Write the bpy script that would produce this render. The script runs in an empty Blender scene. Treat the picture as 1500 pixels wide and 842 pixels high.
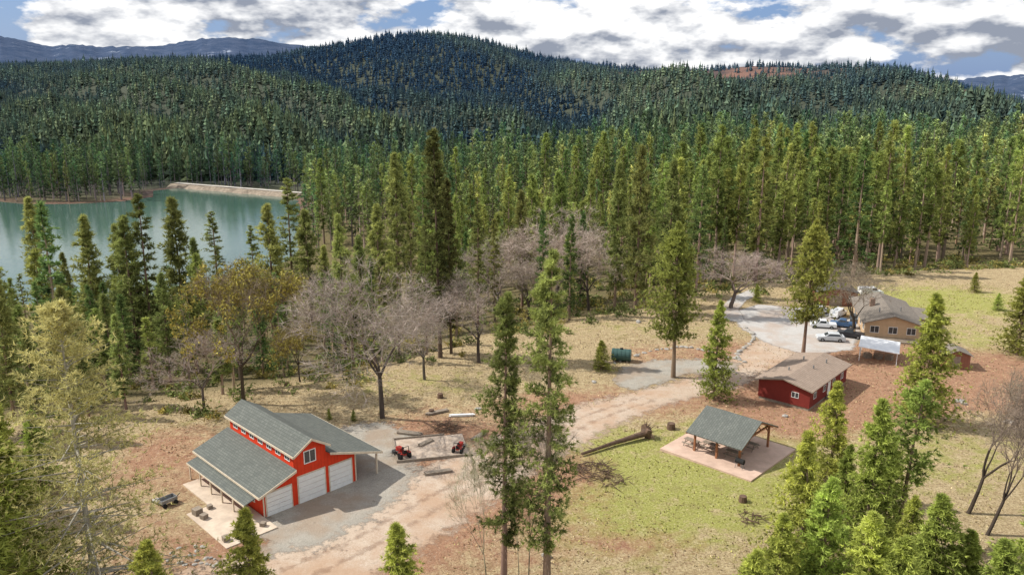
import bpy, math, random
import numpy as np
from mathutils import Vector
random.seed(5)
RS = np.random.default_rng(11)
scene = bpy.context.scene
COL = scene.collection

# ------------------------------------------------------------------ camera
CAM_H = 42.0; PITCH = math.radians(14.0); FPX = 1170.0
cam_d = bpy.data.cameras.new("camera"); cam = bpy.data.objects.new("camera", cam_d)
COL.objects.link(cam); cam.location = (0, 0, CAM_H)
cam.rotation_euler = (math.pi/2 - PITCH, 0, 0)
cam_d.sensor_width = 36; cam_d.lens = FPX/1500*36; cam_d.clip_end = 20000; cam_d.clip_start = 0.5
scene.camera = cam
scene.view_settings.view_transform = 'Standard'; scene.view_settings.look = 'None'; scene.view_settings.exposure = 0

SP, CP = math.sin(PITCH), math.cos(PITCH)
def ray(px, py):
    v = (421-py)/FPX
    return ((px-750)/FPX, CP+v*SP, -SP+v*CP)
def site(px, py, z=0.0):
    r = ray(px, py); t = (z-CAM_H)/r[2]
    return (r[0]*t, r[1]*t)

# ------------------------------------------------------------------ terrain
def sines(x, y, scale, seed, octv=4):
    g = np.random.default_rng(seed); out = 0*x; amp = 1.0; tot = 0; k = 2*math.pi/scale
    for o in range(octv):
        for j in range(3):
            an = g.uniform(0, 2*math.pi); ph = g.uniform(0, 6.28)
            out = out + amp*np.sin(k*(x*math.cos(an)+y*math.sin(an))+ph+1.3*np.sin(k*.6*(x*math.sin(an)-y*math.cos(an))+ph*2))
        tot += amp*1.7; amp *= .5; k *= 2.1
    return out/tot
LAKE = np.array([(-900,470),(-420,478),(-360,470),(-318,486),(-290,472),(-262,474),(-240,484),(-230,505),(-243,535),(-230,554),(-140,505),(-118,430),(-88,320),(-104,262),(-178,240),(-350,190),(-900,150)], float)
def sdpoly(x, y, P):
    d = np.full(np.shape(x), 1e9); ins = np.zeros(np.shape(x), bool)
    n = len(P)
    for i in range(n):
        a = P[i]; b = P[(i+1) % n]; e = b-a
        wx = x-a[0]; wy = y-a[1]
        t = np.clip((wx*e[0]+wy*e[1])/(e@e), 0, 1)
        d = np.minimum(d, np.hypot(wx-e[0]*t, wy-e[1]*t))
        c = ((a[1] > y) != (b[1] > y)) & (x < (b[0]-a[0])*(y-a[1])/((b[1]-a[1]) if b[1] != a[1] else 1e-9)+a[0])
        ins ^= c
    return np.where(ins, -d, d)
EX = [-200,-100,-49,-25,-6,20,52,104,160,240]
EY = [60,82,100,112,130,147,169,184,196,205]
rpx = np.array([-400,0,100,200,300,400,450,510,560,600,650,700,750,800,870,950,1050,1100,1150,1250,1300,1400,1450,1500,1800],float)
rpy = np.array([96,90,88,82,80,77,67,57,48,44,45,53,66,80,91,95,93,88,90,97,100,117,130,142,150],float)
rv = (421-rpy)/FPX
RA = (rpx-750)/FPX/(CP+rv*SP); RR = (-SP+rv*CP)/(CP+rv*SP)
YR = 1450.0; Y0 = 600.0
def sstep(a, b, x):
    t = np.clip((x-a)/(b-a), 0, 1); return t*t*(3-2*t)
def spurs(x, y):
    a = x/np.maximum(y, 50)
    return sines(a*1000+y*.55, y*.2, 360, 8, 2)*44+sines(x, y, 260, 9, 3)*12
def H(x, y):
    x = np.asarray(x, float); y = np.asarray(y, float)
    a = x/np.maximum(y, 50)
    e = np.interp(x, EX, EY)
    D = np.interp(a, [-.3,-.1,.15,.3,.6], [27,24,12,9,9])
    dr = np.maximum(y-e, 0)
    z = -D*(1-np.exp(-dr*.2/D)) + sines(x, y, 45, 3, 3)*.08*(1+np.clip(dr, 0, 60)*.15)
    s = np.clip((y-Y0)/(YR-Y0), 0, 1); S = s**.95
    R = np.interp(a, RA, RR)*YR+CAM_H-10
    z = z*(1-S)+R*S
    z = z+spurs(x, y)*np.clip(4.6*s*(1-s)**1.6, 0, 1)*(y < YR)
    z = z-np.maximum(y-YR, 0)*.13
    sd = sdpoly(x, y, LAKE)
    zl = -25+(z+25)*np.clip(sd/110, 0, 1)**.85
    z = np.where(sd < 0, -25-np.minimum(5, -sd*.25)-.05, np.where(y < 900, zl, z))
    return z
def Hs(x, y): return float(H(np.array([x]), np.array([y]))[0])
def hit(px, py):
    r = np.array(ray(px, py)); t = np.linspace(30, 1500, 3000)
    X = r[0]*t; Y = r[1]*t; Z = CAM_H+r[2]*t
    g = H(X, Y); w = np.where(Z < g)[0]
    i = w[0] if len(w) else len(t)-1
    return X[i], Y[i], float(g[i])

# ------------------------------------------------------------------ materials
def mat(name):
    m = bpy.data.materials.new(name); m.use_nodes = True
    nt = m.node_tree; nt.nodes.clear()
    o = nt.nodes.new('ShaderNodeOutputMaterial'); return m, nt, o
def N(nt, t, **k):
    n = nt.nodes.new(t)
    for a, b in k.items(): setattr(n, a, b)
    return n
def mixc(nt, fac, A, B, mode='MIX'):
    n = nt.nodes.new('ShaderNodeMix'); n.data_type = 'RGBA'; n.blend_type = mode
    for s, v in ((0, fac), (6, A), (7, B)):
        if hasattr(v, 'links'): nt.links.new(v, n.inputs[s])
        else: n.inputs[s].default_value = v if s == 0 else (*v, 1)
    return n.outputs[2]
def noise(nt, scale, detail=4, rough=.6, vec=None):
    n = N(nt, 'ShaderNodeTexNoise'); n.inputs['Scale'].default_value = scale
    n.inputs['Detail'].default_value = detail; n.inputs['Roughness'].default_value = rough
    if vec is None:
        tc = N(nt, 'ShaderNodeTexCoord'); vec = tc.outputs['Object']
    nt.links.new(vec, n.inputs['Vector']); return n.outputs['Fac']
def mrange(nt, v, a, b, c=0., d=1.):
    n = N(nt, 'ShaderNodeMapRange'); n.inputs[1].default_value = a; n.inputs[2].default_value = b
    n.inputs[3].default_value = c; n.inputs[4].default_value = d
    nt.links.new(v, n.inputs[0]); return n.outputs[0]
def math_(nt, op, a, b):
    n = N(nt, 'ShaderNodeMath', operation=op)
    for i, v in ((0, a), (1, b)):
        if hasattr(v, 'links'): nt.links.new(v, n.inputs[i])
        else: n.inputs[i].default_value = v
    return n.outputs[0]
def pm(name, c1, c2=None, scale=3, rough=.8, metal=0, bump=0, bscale=None, spec=.3):
    m, nt, o = mat(name); b = N(nt, 'ShaderNodeBsdfPrincipled')
    if c2 is None: c2 = tuple(x*.8 for x in c1)
    f = mrange(nt, noise(nt, scale, 4, .65), .35, .65)
    nt.links.new(mixc(nt, f, c1, c2), b.inputs['Base Color'])
    b.inputs['Roughness'].default_value = rough; b.inputs['Metallic'].default_value = metal
    b.inputs['Specular IOR Level'].default_value = spec
    if bump:
        bn = N(nt, 'ShaderNodeBump'); bn.inputs['Strength'].default_value = bump; bn.inputs['Distance'].default_value = .05
        nt.links.new(noise(nt, bscale or scale*4, 3), bn.inputs['Height']); nt.links.new(bn.outputs[0], b.inputs['Normal'])
    nt.links.new(b.outputs[0], o.inputs[0]); return m
def attr_mat(name, transl=.0, rough=1, objvar=True):
    m, nt, o = mat(name)
    at = N(nt, 'ShaderNodeAttribute', attribute_name='tint')
    col = at.outputs['Color']
    if objvar:
        oi = N(nt, 'ShaderNodeObjectInfo')
        f = mrange(nt, oi.outputs['Random'], 0, 1, .72, 1.25)
        hs = N(nt, 'ShaderNodeHueSaturation')
        nt.links.new(f, hs.inputs['Value'])
        r2 = math_(nt, 'FRACT', math_(nt, 'MULTIPLY', oi.outputs['Random'], 37.7), 0)
        nt.links.new(mrange(nt, r2, 0, 1, .48, .52), hs.inputs['Hue'])
        nt.links.new(col, hs.inputs['Color']); col = hs.outputs[0]
    d = N(nt, 'ShaderNodeBsdfDiffuse'); nt.links.new(col, d.inputs[0]); out = d.outputs[0]
    if transl:
        t = N(nt, 'ShaderNodeBsdfTranslucent'); nt.links.new(col, t.inputs[0])
        mx = N(nt, 'ShaderNodeMixShader'); mx.inputs[0].default_value = transl
        nt.links.new(out, mx.inputs[1]); nt.links.new(t.outputs[0], mx.inputs[2]); out = mx.outputs[0]
    nt.links.new(out, o.inputs[0]); return m
M_LEAF = attr_mat('foliage', .35)
M_BARK = attr_mat('bark', 0)
M_MASS = attr_mat('forest_mass', 0, objvar=False)

# ------------------------------------------------------------------ mesh helpers
def np_mesh(name, V, F, mats, C=None, mi=None):
    me = bpy.data.meshes.new(name); V = np.asarray(V, np.float32); F = np.asarray(F, np.int32)
    k = F.shape[1]
    me.vertices.add(len(V)); me.vertices.foreach_set('co', V.ravel())
    me.loops.add(F.size); me.loops.foreach_set('vertex_index', F.ravel())
    me.polygons.add(len(F)); me.polygons.foreach_set('loop_start', np.arange(0, F.size, k, dtype=np.int32))
    try: me.polygons.foreach_set('loop_total', np.full(len(F), k, np.int32))
    except Exception: pass
    if mi is not None: me.polygons.foreach_set('material_index', np.asarray(mi, np.int32))
    for m in mats: me.materials.append(m)
    if C is not None:
        at = me.attributes.new('tint', 'FLOAT_COLOR', 'POINT')
        cc = np.ones((len(V), 4), np.float32); cc[:, :3] = C; at.data.foreach_set('color', cc.ravel())
    me.update(calc_edges=True); return me
def obj(name, data, parent=None, **k):
    o = bpy.data.objects.new(name, data); COL.objects.link(o)
    if parent is not None: o.parent = parent
    for a, b in k.items(): o[a] = b
    return o
def empty(name, loc, rz, label, cat, group=None):
    e = obj(name, None); e.location = loc; e.rotation_euler = (0, 0, rz)
    e.empty_display_size = .5
    e["label"] = label; e["category"] = cat
    if group: e["group"] = group
    return e
class MB:
    def __init__(s): s.v = []; s.f = []
    def add(s, vs, fs):
        b = len(s.v); s.v += [tuple(p) for p in vs]; s.f += [tuple(i+b for i in f) for f in fs]; return s
    def box(s, x0, y0, z0, x1, y1, z1):
        return s.add([(x0,y0,z0),(x1,y0,z0),(x1,y1,z0),(x0,y1,z0),(x0,y0,z1),(x1,y0,z1),(x1,y1,z1),(x0,y1,z1)],
              [(3,2,1,0),(4,5,6,7),(0,1,5,4),(1,2,6,5),(2,3,7,6),(3,0,4,7)])
    def prism(s, prof, y0, y1):
        n = len(prof); vs = [(a, y0, b) for a, b in prof]+[(a, y1, b) for a, b in prof]
        return s.add(vs, [tuple(range(n)), tuple(range(2*n-1, n-1, -1))]+[((i+1) % n, i, n+i, n+(i+1) % n) for i in range(n)])
    def prismx(s, prof, x0, x1):
        n = len(prof); vs = [(x0, a, b) for a, b in prof]+[(x1, a, b) for a, b in prof]
        return s.add(vs, [tuple(range(n-1, -1, -1)), tuple(range(n, 2*n))]+[(i, (i+1) % n, n+(i+1) % n, n+i) for i in range(n)])
    def beam(s, p, q, w, n=4, w2=None):
        p = Vector(p); q = Vector(q); d = (q-p).normalized(); w2 = w if w2 is None else w2
        up = Vector((0, 0, 1)) if abs(d.z) < .9 else Vector((1, 0, 0))
        a = d.cross(up).normalized(); b = d.cross(a); vs = []
        for c, r in ((p, w/2), (q, w2/2)):
            for i in range(n):
                t = 2*math.pi*(i+.5)/n; k = r*(1.414 if n == 4 else 1)
                vs.append(c+a*math.cos(t)*k+b*math.sin(t)*k)
        return s.add(vs, [(i, (i+1) % n, n+(i+1) % n, n+i) for i in range(n)]+[tuple(range(n-1, -1, -1)), tuple(range(n, 2*n))])
    def blob(s, c, r, seed, sub=2, j=.25):
        g = random.Random(seed); import bmesh
        bm = bmesh.new(); bmesh.ops.create_icosphere(bm, subdivisions=sub, radius=1)
        bm.verts.ensure_lookup_table()
        vs = [(c[0]+v.co.x*r[0]*(k := 1+g.uniform(-j, j)), c[1]+v.co.y*r[1]*k, c[2]+v.co.z*r[2]*k) for v in bm.verts]
        fs = [tuple(v.index for v in f.verts) for f in bm.faces]; bm.free()
        return s.add(vs, fs)
    def mesh(s, name, m):
        me = bpy.data.meshes.new(name); me.from_pydata(s.v, [], s.f); me.materials.append(m)
        import bmesh
        bm = bmesh.new(); bm.from_mesh(me); bmesh.ops.recalc_face_normals(bm, faces=bm.faces); bm.to_mesh(me); bm.free()
        me.update(); return me
    def obj(s, name, m, parent=None, **k): return obj(name, s.mesh(name, m), parent, **k)

# ------------------------------------------------------------------ ground sheet
def refine(start, end, s0, g, smax):
    out = []; x = start; s = s0
    while abs(end-x) > s:
        s = min(s*g, smax); x = x+s*(1 if end > start else -1); out.append(x)
    out.append(end); return np.array(out)
ST = .6
xm = np.arange(-90, 130+.01, ST); ym = np.arange(40, 190+.01, ST)
gx = np.concatenate([refine(-90, -3000, ST, 1.08, 40)[::-1], xm, refine(xm[-1], 3000, ST, 1.08, 40)])
gy = np.concatenate([refine(40, -300, ST, 1.15, 40)[::-1], ym, refine(ym[-1], 3000, ST, 1.06, 22)])
GX, GY = np.meshgrid(gx, gy); GZ = H(GX, GY)
nx, ny = len(gx), len(gy)
idx = np.arange(nx*ny).reshape(ny, nx)
F = np.stack([idx[:-1, :-1], idx[:-1, 1:], idx[1:, 1:], idx[1:, :-1]], -1).reshape(-1, 4)
V = np.stack([GX, GY, GZ], -1).reshape(-1, 3)
X, Y, Z = V.T
GREENS = [(960,720,14,11,.75),(1050,700,12,11,.75),(900,640,12,9,.45),(1300,690,22,12,.45),(1380,440,22,14,1.2),(1440,500,18,10,.7),(620,560,20,7,.55),(940,480,25,8,.45),(300,620,14,6,.35),(1420,650,16,10,.35),(880,780,10,8,.4),(1100,610,9,5,.6)]
def gsum(x, y, L_):
    o = 0*x
    for (px, py, rx, ry, k) in L_:
        c = site(px, py); o = o+k*np.exp(-(((x-c[0])/rx)**2+((y-c[1])/ry)**2))
    return o
green = gsum(X, Y, GREENS)
dirt = gsum(X, Y, [(1180,590,16,9,.95),(1330,550,22,10,1),(1260,520,16,9,.9),(640,640,12,8,1.0),(420,830,16,8,1),(620,740,16,9,1),(760,690,10,6,.8),(250,690,9,8,.7),(270,640,8,5,.5),(1040,520,18,8,.7),(1420,560,20,12,.9),(860,590,12,6,.9),(1170,620,8,5,.8),(940,800,6,3,.6)])
e_ = np.interp(X, EX, EY)
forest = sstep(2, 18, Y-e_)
sdl = sdpoly(X, Y, LAKE)
aa_ = X/np.maximum(Y, 50)
clear = np.exp(-(((aa_-.28)/.15)**4))*sstep(1060, 1220, Y)*.9+np.exp(-(((aa_-.62)/.09)**2))*sstep(900, 1040, Y)
shore = np.exp(-(sdl/10)**2)*(Y > 400)
Cm = np.stack([np.clip(green, 0, 1), np.clip(dirt, 0, 1), forest], -1)
m, nt, o = mat('ground_litter_and_grass')
at = N(nt, 'ShaderNodeAttribute', attribute_name='tint'); sp = N(nt, 'ShaderNodeSeparateColor'); nt.links.new(at.outputs['Color'], sp.inputs[0])
at2 = N(nt, 'ShaderNodeAttribute', attribute_name='bare'); at3 = N(nt, 'ShaderNodeAttribute', attribute_name='hillside')
n1 = noise(nt, .12, 3, .65); n2 = noise(nt, .9, 5, .7); n3 = noise(nt, 4, 5, .8); n4 = noise(nt, .35, 3, .6)
litter = mixc(nt, mrange(nt, n2, .35, .65), (.60,.48,.275), (.41,.30,.165))
litter = mixc(nt, mrange(nt, n3, .48, .66), litter, (.21,.135,.08))
grass = mixc(nt, mrange(nt, n3, .3, .65), (.48,.46,.13), (.30,.31,.085))
soil = mixc(nt, mrange(nt, n2, .35, .65), (.50,.285,.175), (.34,.18,.11))
gf = mrange(nt, math_(nt, 'ADD', math_(nt, 'MULTIPLY', sp.outputs[0], .45), math_(nt, 'MULTIPLY', math_(nt, 'ADD', math_(nt, 'MULTIPLY', n4, 1.4), n2), .6)), .90, 1.14)
df = mrange(nt, math_(nt, 'ADD', math_(nt, 'MULTIPLY', sp.outputs[1], .5), math_(nt, 'MULTIPLY', math_(nt, 'ADD', n1, n2), .5)), .64, .88)
c = mixc(nt, gf, litter, grass); c = mixc(nt, df, c, soil)
c = mixc(nt, mrange(nt, n3, .52, .7, 0, .55), c, (.17,.115,.07))
c = mixc(nt, mrange(nt, n3, .46, .32, 0, .55), c, (.74,.63,.48))
c = mixc(nt, mrange(nt, n4, .55, .72, 0, .4), c, (.24,.165,.10))
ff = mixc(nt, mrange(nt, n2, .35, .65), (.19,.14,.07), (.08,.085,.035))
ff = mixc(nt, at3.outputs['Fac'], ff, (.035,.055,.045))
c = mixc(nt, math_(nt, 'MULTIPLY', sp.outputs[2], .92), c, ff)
bare_ = mixc(nt, mrange(nt, noise(nt, .02, 3, .7), .4, .6), (.22,.12,.095), (.09,.065,.065))
c = mixc(nt, at2.outputs['Fac'], c, bare_)
b = N(nt, 'ShaderNodeBsdfPrincipled'); b.inputs['Roughness'].default_value = .95; b.inputs['Specular IOR Level'].default_value = .1
nt.links.new(c, b.inputs['Base Color'])
bn = N(nt, 'ShaderNodeBump'); bn.inputs['Strength'].default_value = .9; bn.inputs['Distance'].default_value = .35
nt.links.new(n3, bn.inputs['Height']); nt.links.new(bn.outputs[0], b.inputs['Normal']); nt.links.new(b.outputs[0], o.inputs[0])
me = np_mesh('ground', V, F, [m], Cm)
a2 = me.attributes.new('bare', 'FLOAT', 'POINT'); a2.data.foreach_set('value', np.clip(clear+shore, 0, 1).astype(np.float32))
a3 = me.attributes.new('hillside', 'FLOAT', 'POINT'); a3.data.foreach_set('value', sstep(350, 620, Y).astype(np.float32))
me.polygons.foreach_set('use_smooth', np.ones(len(F), bool))
g = obj('ground', me); g["kind"] = "structure"; g["label"] = "dry grass and forest ground rising to wooded hills"

def sheet(name, label, mask, off, material, thr=.04):
    mk = mask; fm = mk[F].max(1) > thr
    ff_ = F[fm]; u, inv = np.unique(ff_.ravel(), return_inverse=True)
    vv = V[u].copy(); vv[:, 2] += off
    me = np_mesh(name, vv, inv.reshape(-1, 4), [material])
    a = me.attributes.new('cover', 'FLOAT', 'POINT'); a.data.foreach_set('value', mk[u].astype(np.float32))
    ob = obj(name, me); ob["kind"] = "structure"; ob["label"] = label; return ob
def sheet_mat(name, c1, c2, c3, soft=1.3, gain=1.):
    m, nt, o = mat(name)
    at = N(nt, 'ShaderNodeAttribute', attribute_name='cover')
    a_ = noise(nt, .8, 4, .7); b_ = noise(nt, 6, 4, .8); d_ = noise(nt, .18, 3)
    c = mixc(nt, mrange(nt, a_, .35, .65), c1, c2); c = mixc(nt, mrange(nt, b_, .5, .7), c, c3)
    c = mixc(nt, mrange(nt, b_, .45, .3, 0, .6), c, tuple(x*.6 for x in c2))
    c = mixc(nt, mrange(nt, d_, .45, .62, 0, .65), c, (c1[0]*.82, c1[1]*.66, c1[2]*.55))
    p = N(nt, 'ShaderNodeBsdfPrincipled'); p.inputs['Roughness'].default_value = .95; p.inputs['Specular IOR Level'].default_value = .1
    nt.links.new(c, p.inputs['Base Color'])
    bn = N(nt, 'ShaderNodeBump'); bn.inputs['Strength'].default_value = .6; bn.inputs['Distance'].default_value = .12
    nt.links.new(b_, bn.inputs['Height']); nt.links.new(bn.outputs[0], p.inputs['Normal'])
    tr = N(nt, 'ShaderNodeBsdfTransparent'); mx = N(nt, 'ShaderNodeMixShader')
    al = mrange(nt, math_(nt, 'ADD', at.outputs['Fac'], math_(nt, 'MULTIPLY', math_(nt, 'SUBTRACT', a_, .5), soft)), .3, .7, 0, gain)
    nt.links.new(al, mx.inputs[0]); nt.links.new(tr.outputs[0], mx.inputs[1]); nt.links.new(p.outputs[0], mx.inputs[2])
    nt.links.new(mx.outputs[0], o.inputs[0]); return m
def polyline_mask(pts, soft):
    d = np.full(X.shape, 1e9)
    P = [(*site(p[0], p[1]), p[2]) for p in pts]
    for a, b in zip(P[:-1], P[1:]):
        ex, ey = b[0]-a[0], b[1]-a[1]; t = np.clip(((X-a[0])*ex+(Y-a[1])*ey)/(ex*ex+ey*ey), 0, 1)
        d = np.minimum(d, np.hypot(X-a[0]-ex*t, Y-a[1]-ey*t)-(a[2]+(b[2]-a[2])*t)/2)
    return 1-sstep(-soft, soft, d)
def poly_mask(pts, soft):
    return 1-sstep(-soft, soft, sdpoly(X, Y, np.array([site(*p) for p in pts])))
m_dirt = sheet_mat('packed_dirt', (.53,.425,.33), (.44,.32,.235), (.61,.53,.44), soft=1.8)
m_grav = sheet_mat('gray_gravel', (.40,.365,.31), (.30,.275,.235), (.50,.455,.39), soft=2.0)
m_lot = sheet_mat('pale_gravel', (.52,.495,.47), (.44,.415,.39), (.60,.58,.55))
m_rut = sheet_mat('wheel_rut_soil', (.38,.28,.21), (.31,.22,.165), (.47,.38,.31), soft=2.2, gain=.28)
sheet('dirt_road', 'packed reddish dirt road crossing the dry grass', polyline_mask([(300,880,11),(480,815,11),(600,745,12),(720,680,10),(860,612,8),(950,582,6),(1060,556,6),(1120,520,8),(1150,500,8)], 3.0), .02, m_dirt)
sheet('gravel_apron', 'gray gravel apron beside the red barn', np.maximum(poly_mask([(385,815),(480,795),(590,725),(620,665),(560,630),(470,700),(388,752)], 3.0), poly_mask([(500,625),(560,618),(610,640),(585,690),(520,700)], 1.8)), .03, m_grav)
sheet('gravel_driveway', 'gray gravel turning loop', poly_mask([(898,560),(912,538),(958,528),(1040,526),(1085,533),(1070,547),(1010,547),(965,562),(925,572)], 1.6), .034, m_grav)
sheet('parking_lot', 'pale gravel parking yard beside the tan house', poly_mask([(1070,458),(1110,446),(1180,452),(1262,470),(1250,512),(1180,520),(1125,503),(1085,480)], 1.2), .038, m_lot)
sheet('driveway', 'pale concrete driveway curving into the woods', polyline_mask([(1074,466,4),(1068,452,3.5),(1082,438,3.2),(1105,427,3)], .5), .05, m_lot)
rut = np.maximum(polyline_mask([(330,872,.7),(500,800,.7),(610,738,.7),(725,675,.7),(860,607,.6),(950,578,.6)], .5), polyline_mask([(370,884,.7),(530,810,.7),(640,745,.7),(745,685,.7),(868,617,.6),(960,585,.6)], .5))
sheet('wheel_track', 'faint wheel ruts worn into the dirt road', rut*.8, .045, m_rut)

# lake water
m, nt, o = mat('lake_water'); b = N(nt, 'ShaderNodeBsdfPrincipled')
f = mrange(nt, noise(nt, .01, 3), .35, .65)
nt.links.new(mixc(nt, f, (.06,.12,.095), (.085,.15,.12)), b.inputs['Base Color']); b.inputs['Roughness'].default_value = .04
b.inputs['IOR'].default_value = 1.33; b.inputs['Specular IOR Level'].default_value = 1.0
bn = N(nt, 'ShaderNodeBump'); bn.inputs['Strength'].default_value = .22; bn.inputs['Distance'].default_value = .3
nt.links.new(noise(nt, .5, 4), bn.inputs['Height']); nt.links.new(bn.outputs[0], b.inputs['Normal']); nt.links.new(b.outputs[0], o.inputs[0])
cx, cy = LAKE.mean(0)
LP = [(p[0]+(p[0]-cx)*.02, p[1]+(p[1]-cy)*.02) for p in LAKE]
me = bpy.data.meshes.new('lake'); me.from_pydata([(p[0], p[1], -25.0) for p in LP], [], [tuple(range(len(LP)))[::-1]]); me.materials.append(m)
me.update()
lk = obj('lake', me); lk["kind"] = "structure"; lk["label"] = "calm green reservoir water reflecting bright clouds"
# dam
rock = pm('riprap_stone', (.34,.27,.20), (.19,.15,.11), scale=.6, bump=.6)
db = MB(); A_ = Vector((-236, 562, 0)); B_ = Vector((-133, 507, 0)); d = (B_-A_).normalized(); nn = Vector((-d.y, d.x, 0))
if nn.y > 0: nn = -nn
L = (B_-A_).length; prof = [(-20,-26),(10,-26.5),(4,-22.8),(-4,-22.8)]
vs = []; fs = []
K = 24
for i in range(K+1):
    p = A_+d*L*i/K
    for (q, z) in prof:
        j = random.uniform(-1.2, 1.2); vs.append((p.x+nn.x*(q+j), p.y+nn.y*(q+j), z+random.uniform(-.25, .2)))
for i in range(K):
    for k in range(3): fs.append((i*4+k, i*4+k+1, i*4+k+5, i*4+k+4))
db.add(vs, fs); dm = db.obj('dam', rock); dm["label"] = "low rock-faced earth dam along the reservoir"; dm["category"] = "dam"
cr = MB(); p, q = A_, B_; w = 2.0
cr.add([(p.x+nn.x*w, p.y+nn.y*w, -22.4), (q.x+nn.x*w, q.y+nn.y*w, -22.4), (q.x-nn.x*w, q.y-nn.y*w, -22.4), (p.x-nn.x*w, p.y-nn.y*w, -22.4)], [(0,1,2,3)])
co = cr.obj('crest_road', pm('pale_crest_gravel', (.62,.57,.50), (.45,.41,.36), .3), dm)

# distant hills
fx = np.linspace(-4200, 4200, 420)
dpx = [-200,0,40,75,110,150,230,300,340,420,470,600,900,1250,1330,1400,1450,1500,1700]
dpy = [60,52,60,69,65,69,68,57,55,64,69,80,100,112,113,118,112,110,112]
YD = 5000.
aa = fx/YD; vpy = np.interp(750+aa*FPX*1.04, dpx, dpy)
zz = YD*((-SP+(421-vpy)/FPX*CP)/(CP+(421-vpy)/FPX*SP))+CAM_H
ker = np.hanning(7); ker /= ker.sum()
zz = np.convolve(np.pad(zz, 3, mode='edge'), ker, 'valid')+RS.normal(0, 2.4, len(fx))
rows = [(3200, -60), (3600, .3), (4000, .55), (4400, .75), (4700, .9), (5000, 1.), (5600, .3)]
V2 = []
for j, (yy, k) in enumerate(rows):
    z = np.full(len(fx), -60.) if k < 0 else zz*k+(sines(fx, fx*0+yy, 900, 5, 2)*30*k if k < 1 else 0)
    V2.append(np.stack([fx*(yy/5000), np.full(len(fx), yy), z], -1))
V2 = np.concatenate(V2); i2 = np.arange(len(V2)).reshape(len(rows), -1)
F2 = np.stack([i2[:-1, :-1], i2[:-1, 1:], i2[1:, 1:], i2[1:, :-1]], -1).reshape(-1, 4)
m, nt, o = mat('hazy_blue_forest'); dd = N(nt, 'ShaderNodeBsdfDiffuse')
c = mixc(nt, mrange(nt, noise(nt, .01, 6, .75), .4, .6), (.045,.07,.125), (.075,.10,.16))  # aerial haze is mixed into the ridges' blue base colours
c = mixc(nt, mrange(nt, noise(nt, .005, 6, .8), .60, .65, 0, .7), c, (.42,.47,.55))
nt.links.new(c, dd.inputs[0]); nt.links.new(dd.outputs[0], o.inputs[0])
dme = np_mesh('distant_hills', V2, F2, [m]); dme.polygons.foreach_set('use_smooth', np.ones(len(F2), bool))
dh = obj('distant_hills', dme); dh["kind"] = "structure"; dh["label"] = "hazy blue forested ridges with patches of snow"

# ------------------------------------------------------------------ tree generators
def tubes(P0, P1, R0, R1, n=4):
    P0 = np.asarray(P0, float); P1 = np.asarray(P1, float); R0 = np.asarray(R0, float)[:, None, None]; R1 = np.asarray(R1, float)[:, None, None]
    d = P1-P0; d /= np.linalg.norm(d, axis=1, keepdims=True)+1e-9
    up = np.where(np.abs(d[:, 2:3]) < .9, [[0, 0, 1.]], [[1., 0, 0]])
    a = np.cross(d, up); a /= np.linalg.norm(a, axis=1, keepdims=True); b = np.cross(d, a)
    t = np.arange(n)*2*math.pi/n
    ring = a[:, None]*np.cos(t)[None, :, None]+b[:, None]*np.sin(t)[None, :, None]
    V = np.concatenate([P0[:, None]+ring*R0, P1[:, None]+ring*R1], 1)
    f = []
    for i in range(n):
        j = (i+1) % n; f += [(i, j, n+j), (i, n+j, n+i)]
    f = np.array(f); m = len(P0)
    return V.reshape(-1, 3), (f[None]+(np.arange(m)*2*n)[:, None, None]).reshape(-1, 3)
def leaves(C, D, k, ls, lw, rng, spread=.8, tint=None):
    n = len(C); C = np.repeat(C, k, 0); D = np.repeat(D, k, 0)
    r = rng.normal(size=(n*k, 3)); r /= np.linalg.norm(r, axis=1, keepdims=True)
    d = D*(1-spread*.5)+r*spread; d /= np.linalg.norm(d, axis=1, keepdims=True)
    s = np.cross(d, rng.normal(size=(n*k, 3))); s /= np.linalg.norm(s, axis=1, keepdims=True)
    l = ls*rng.uniform(.6, 1.3, (n*k, 1)); w = lw*rng.uniform(.6, 1.3, (n*k, 1))
    V = np.stack([C-s*w*.5, C+s*w*.5, C+d*l], 1).reshape(-1, 3)
    F = np.arange(n*k*3).reshape(-1, 3)
    T = np.repeat(np.repeat(tint, k, 0)*rng.uniform(.7, 1.3, (n*k, 1)), 3, 0)
    return V, F, T
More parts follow.
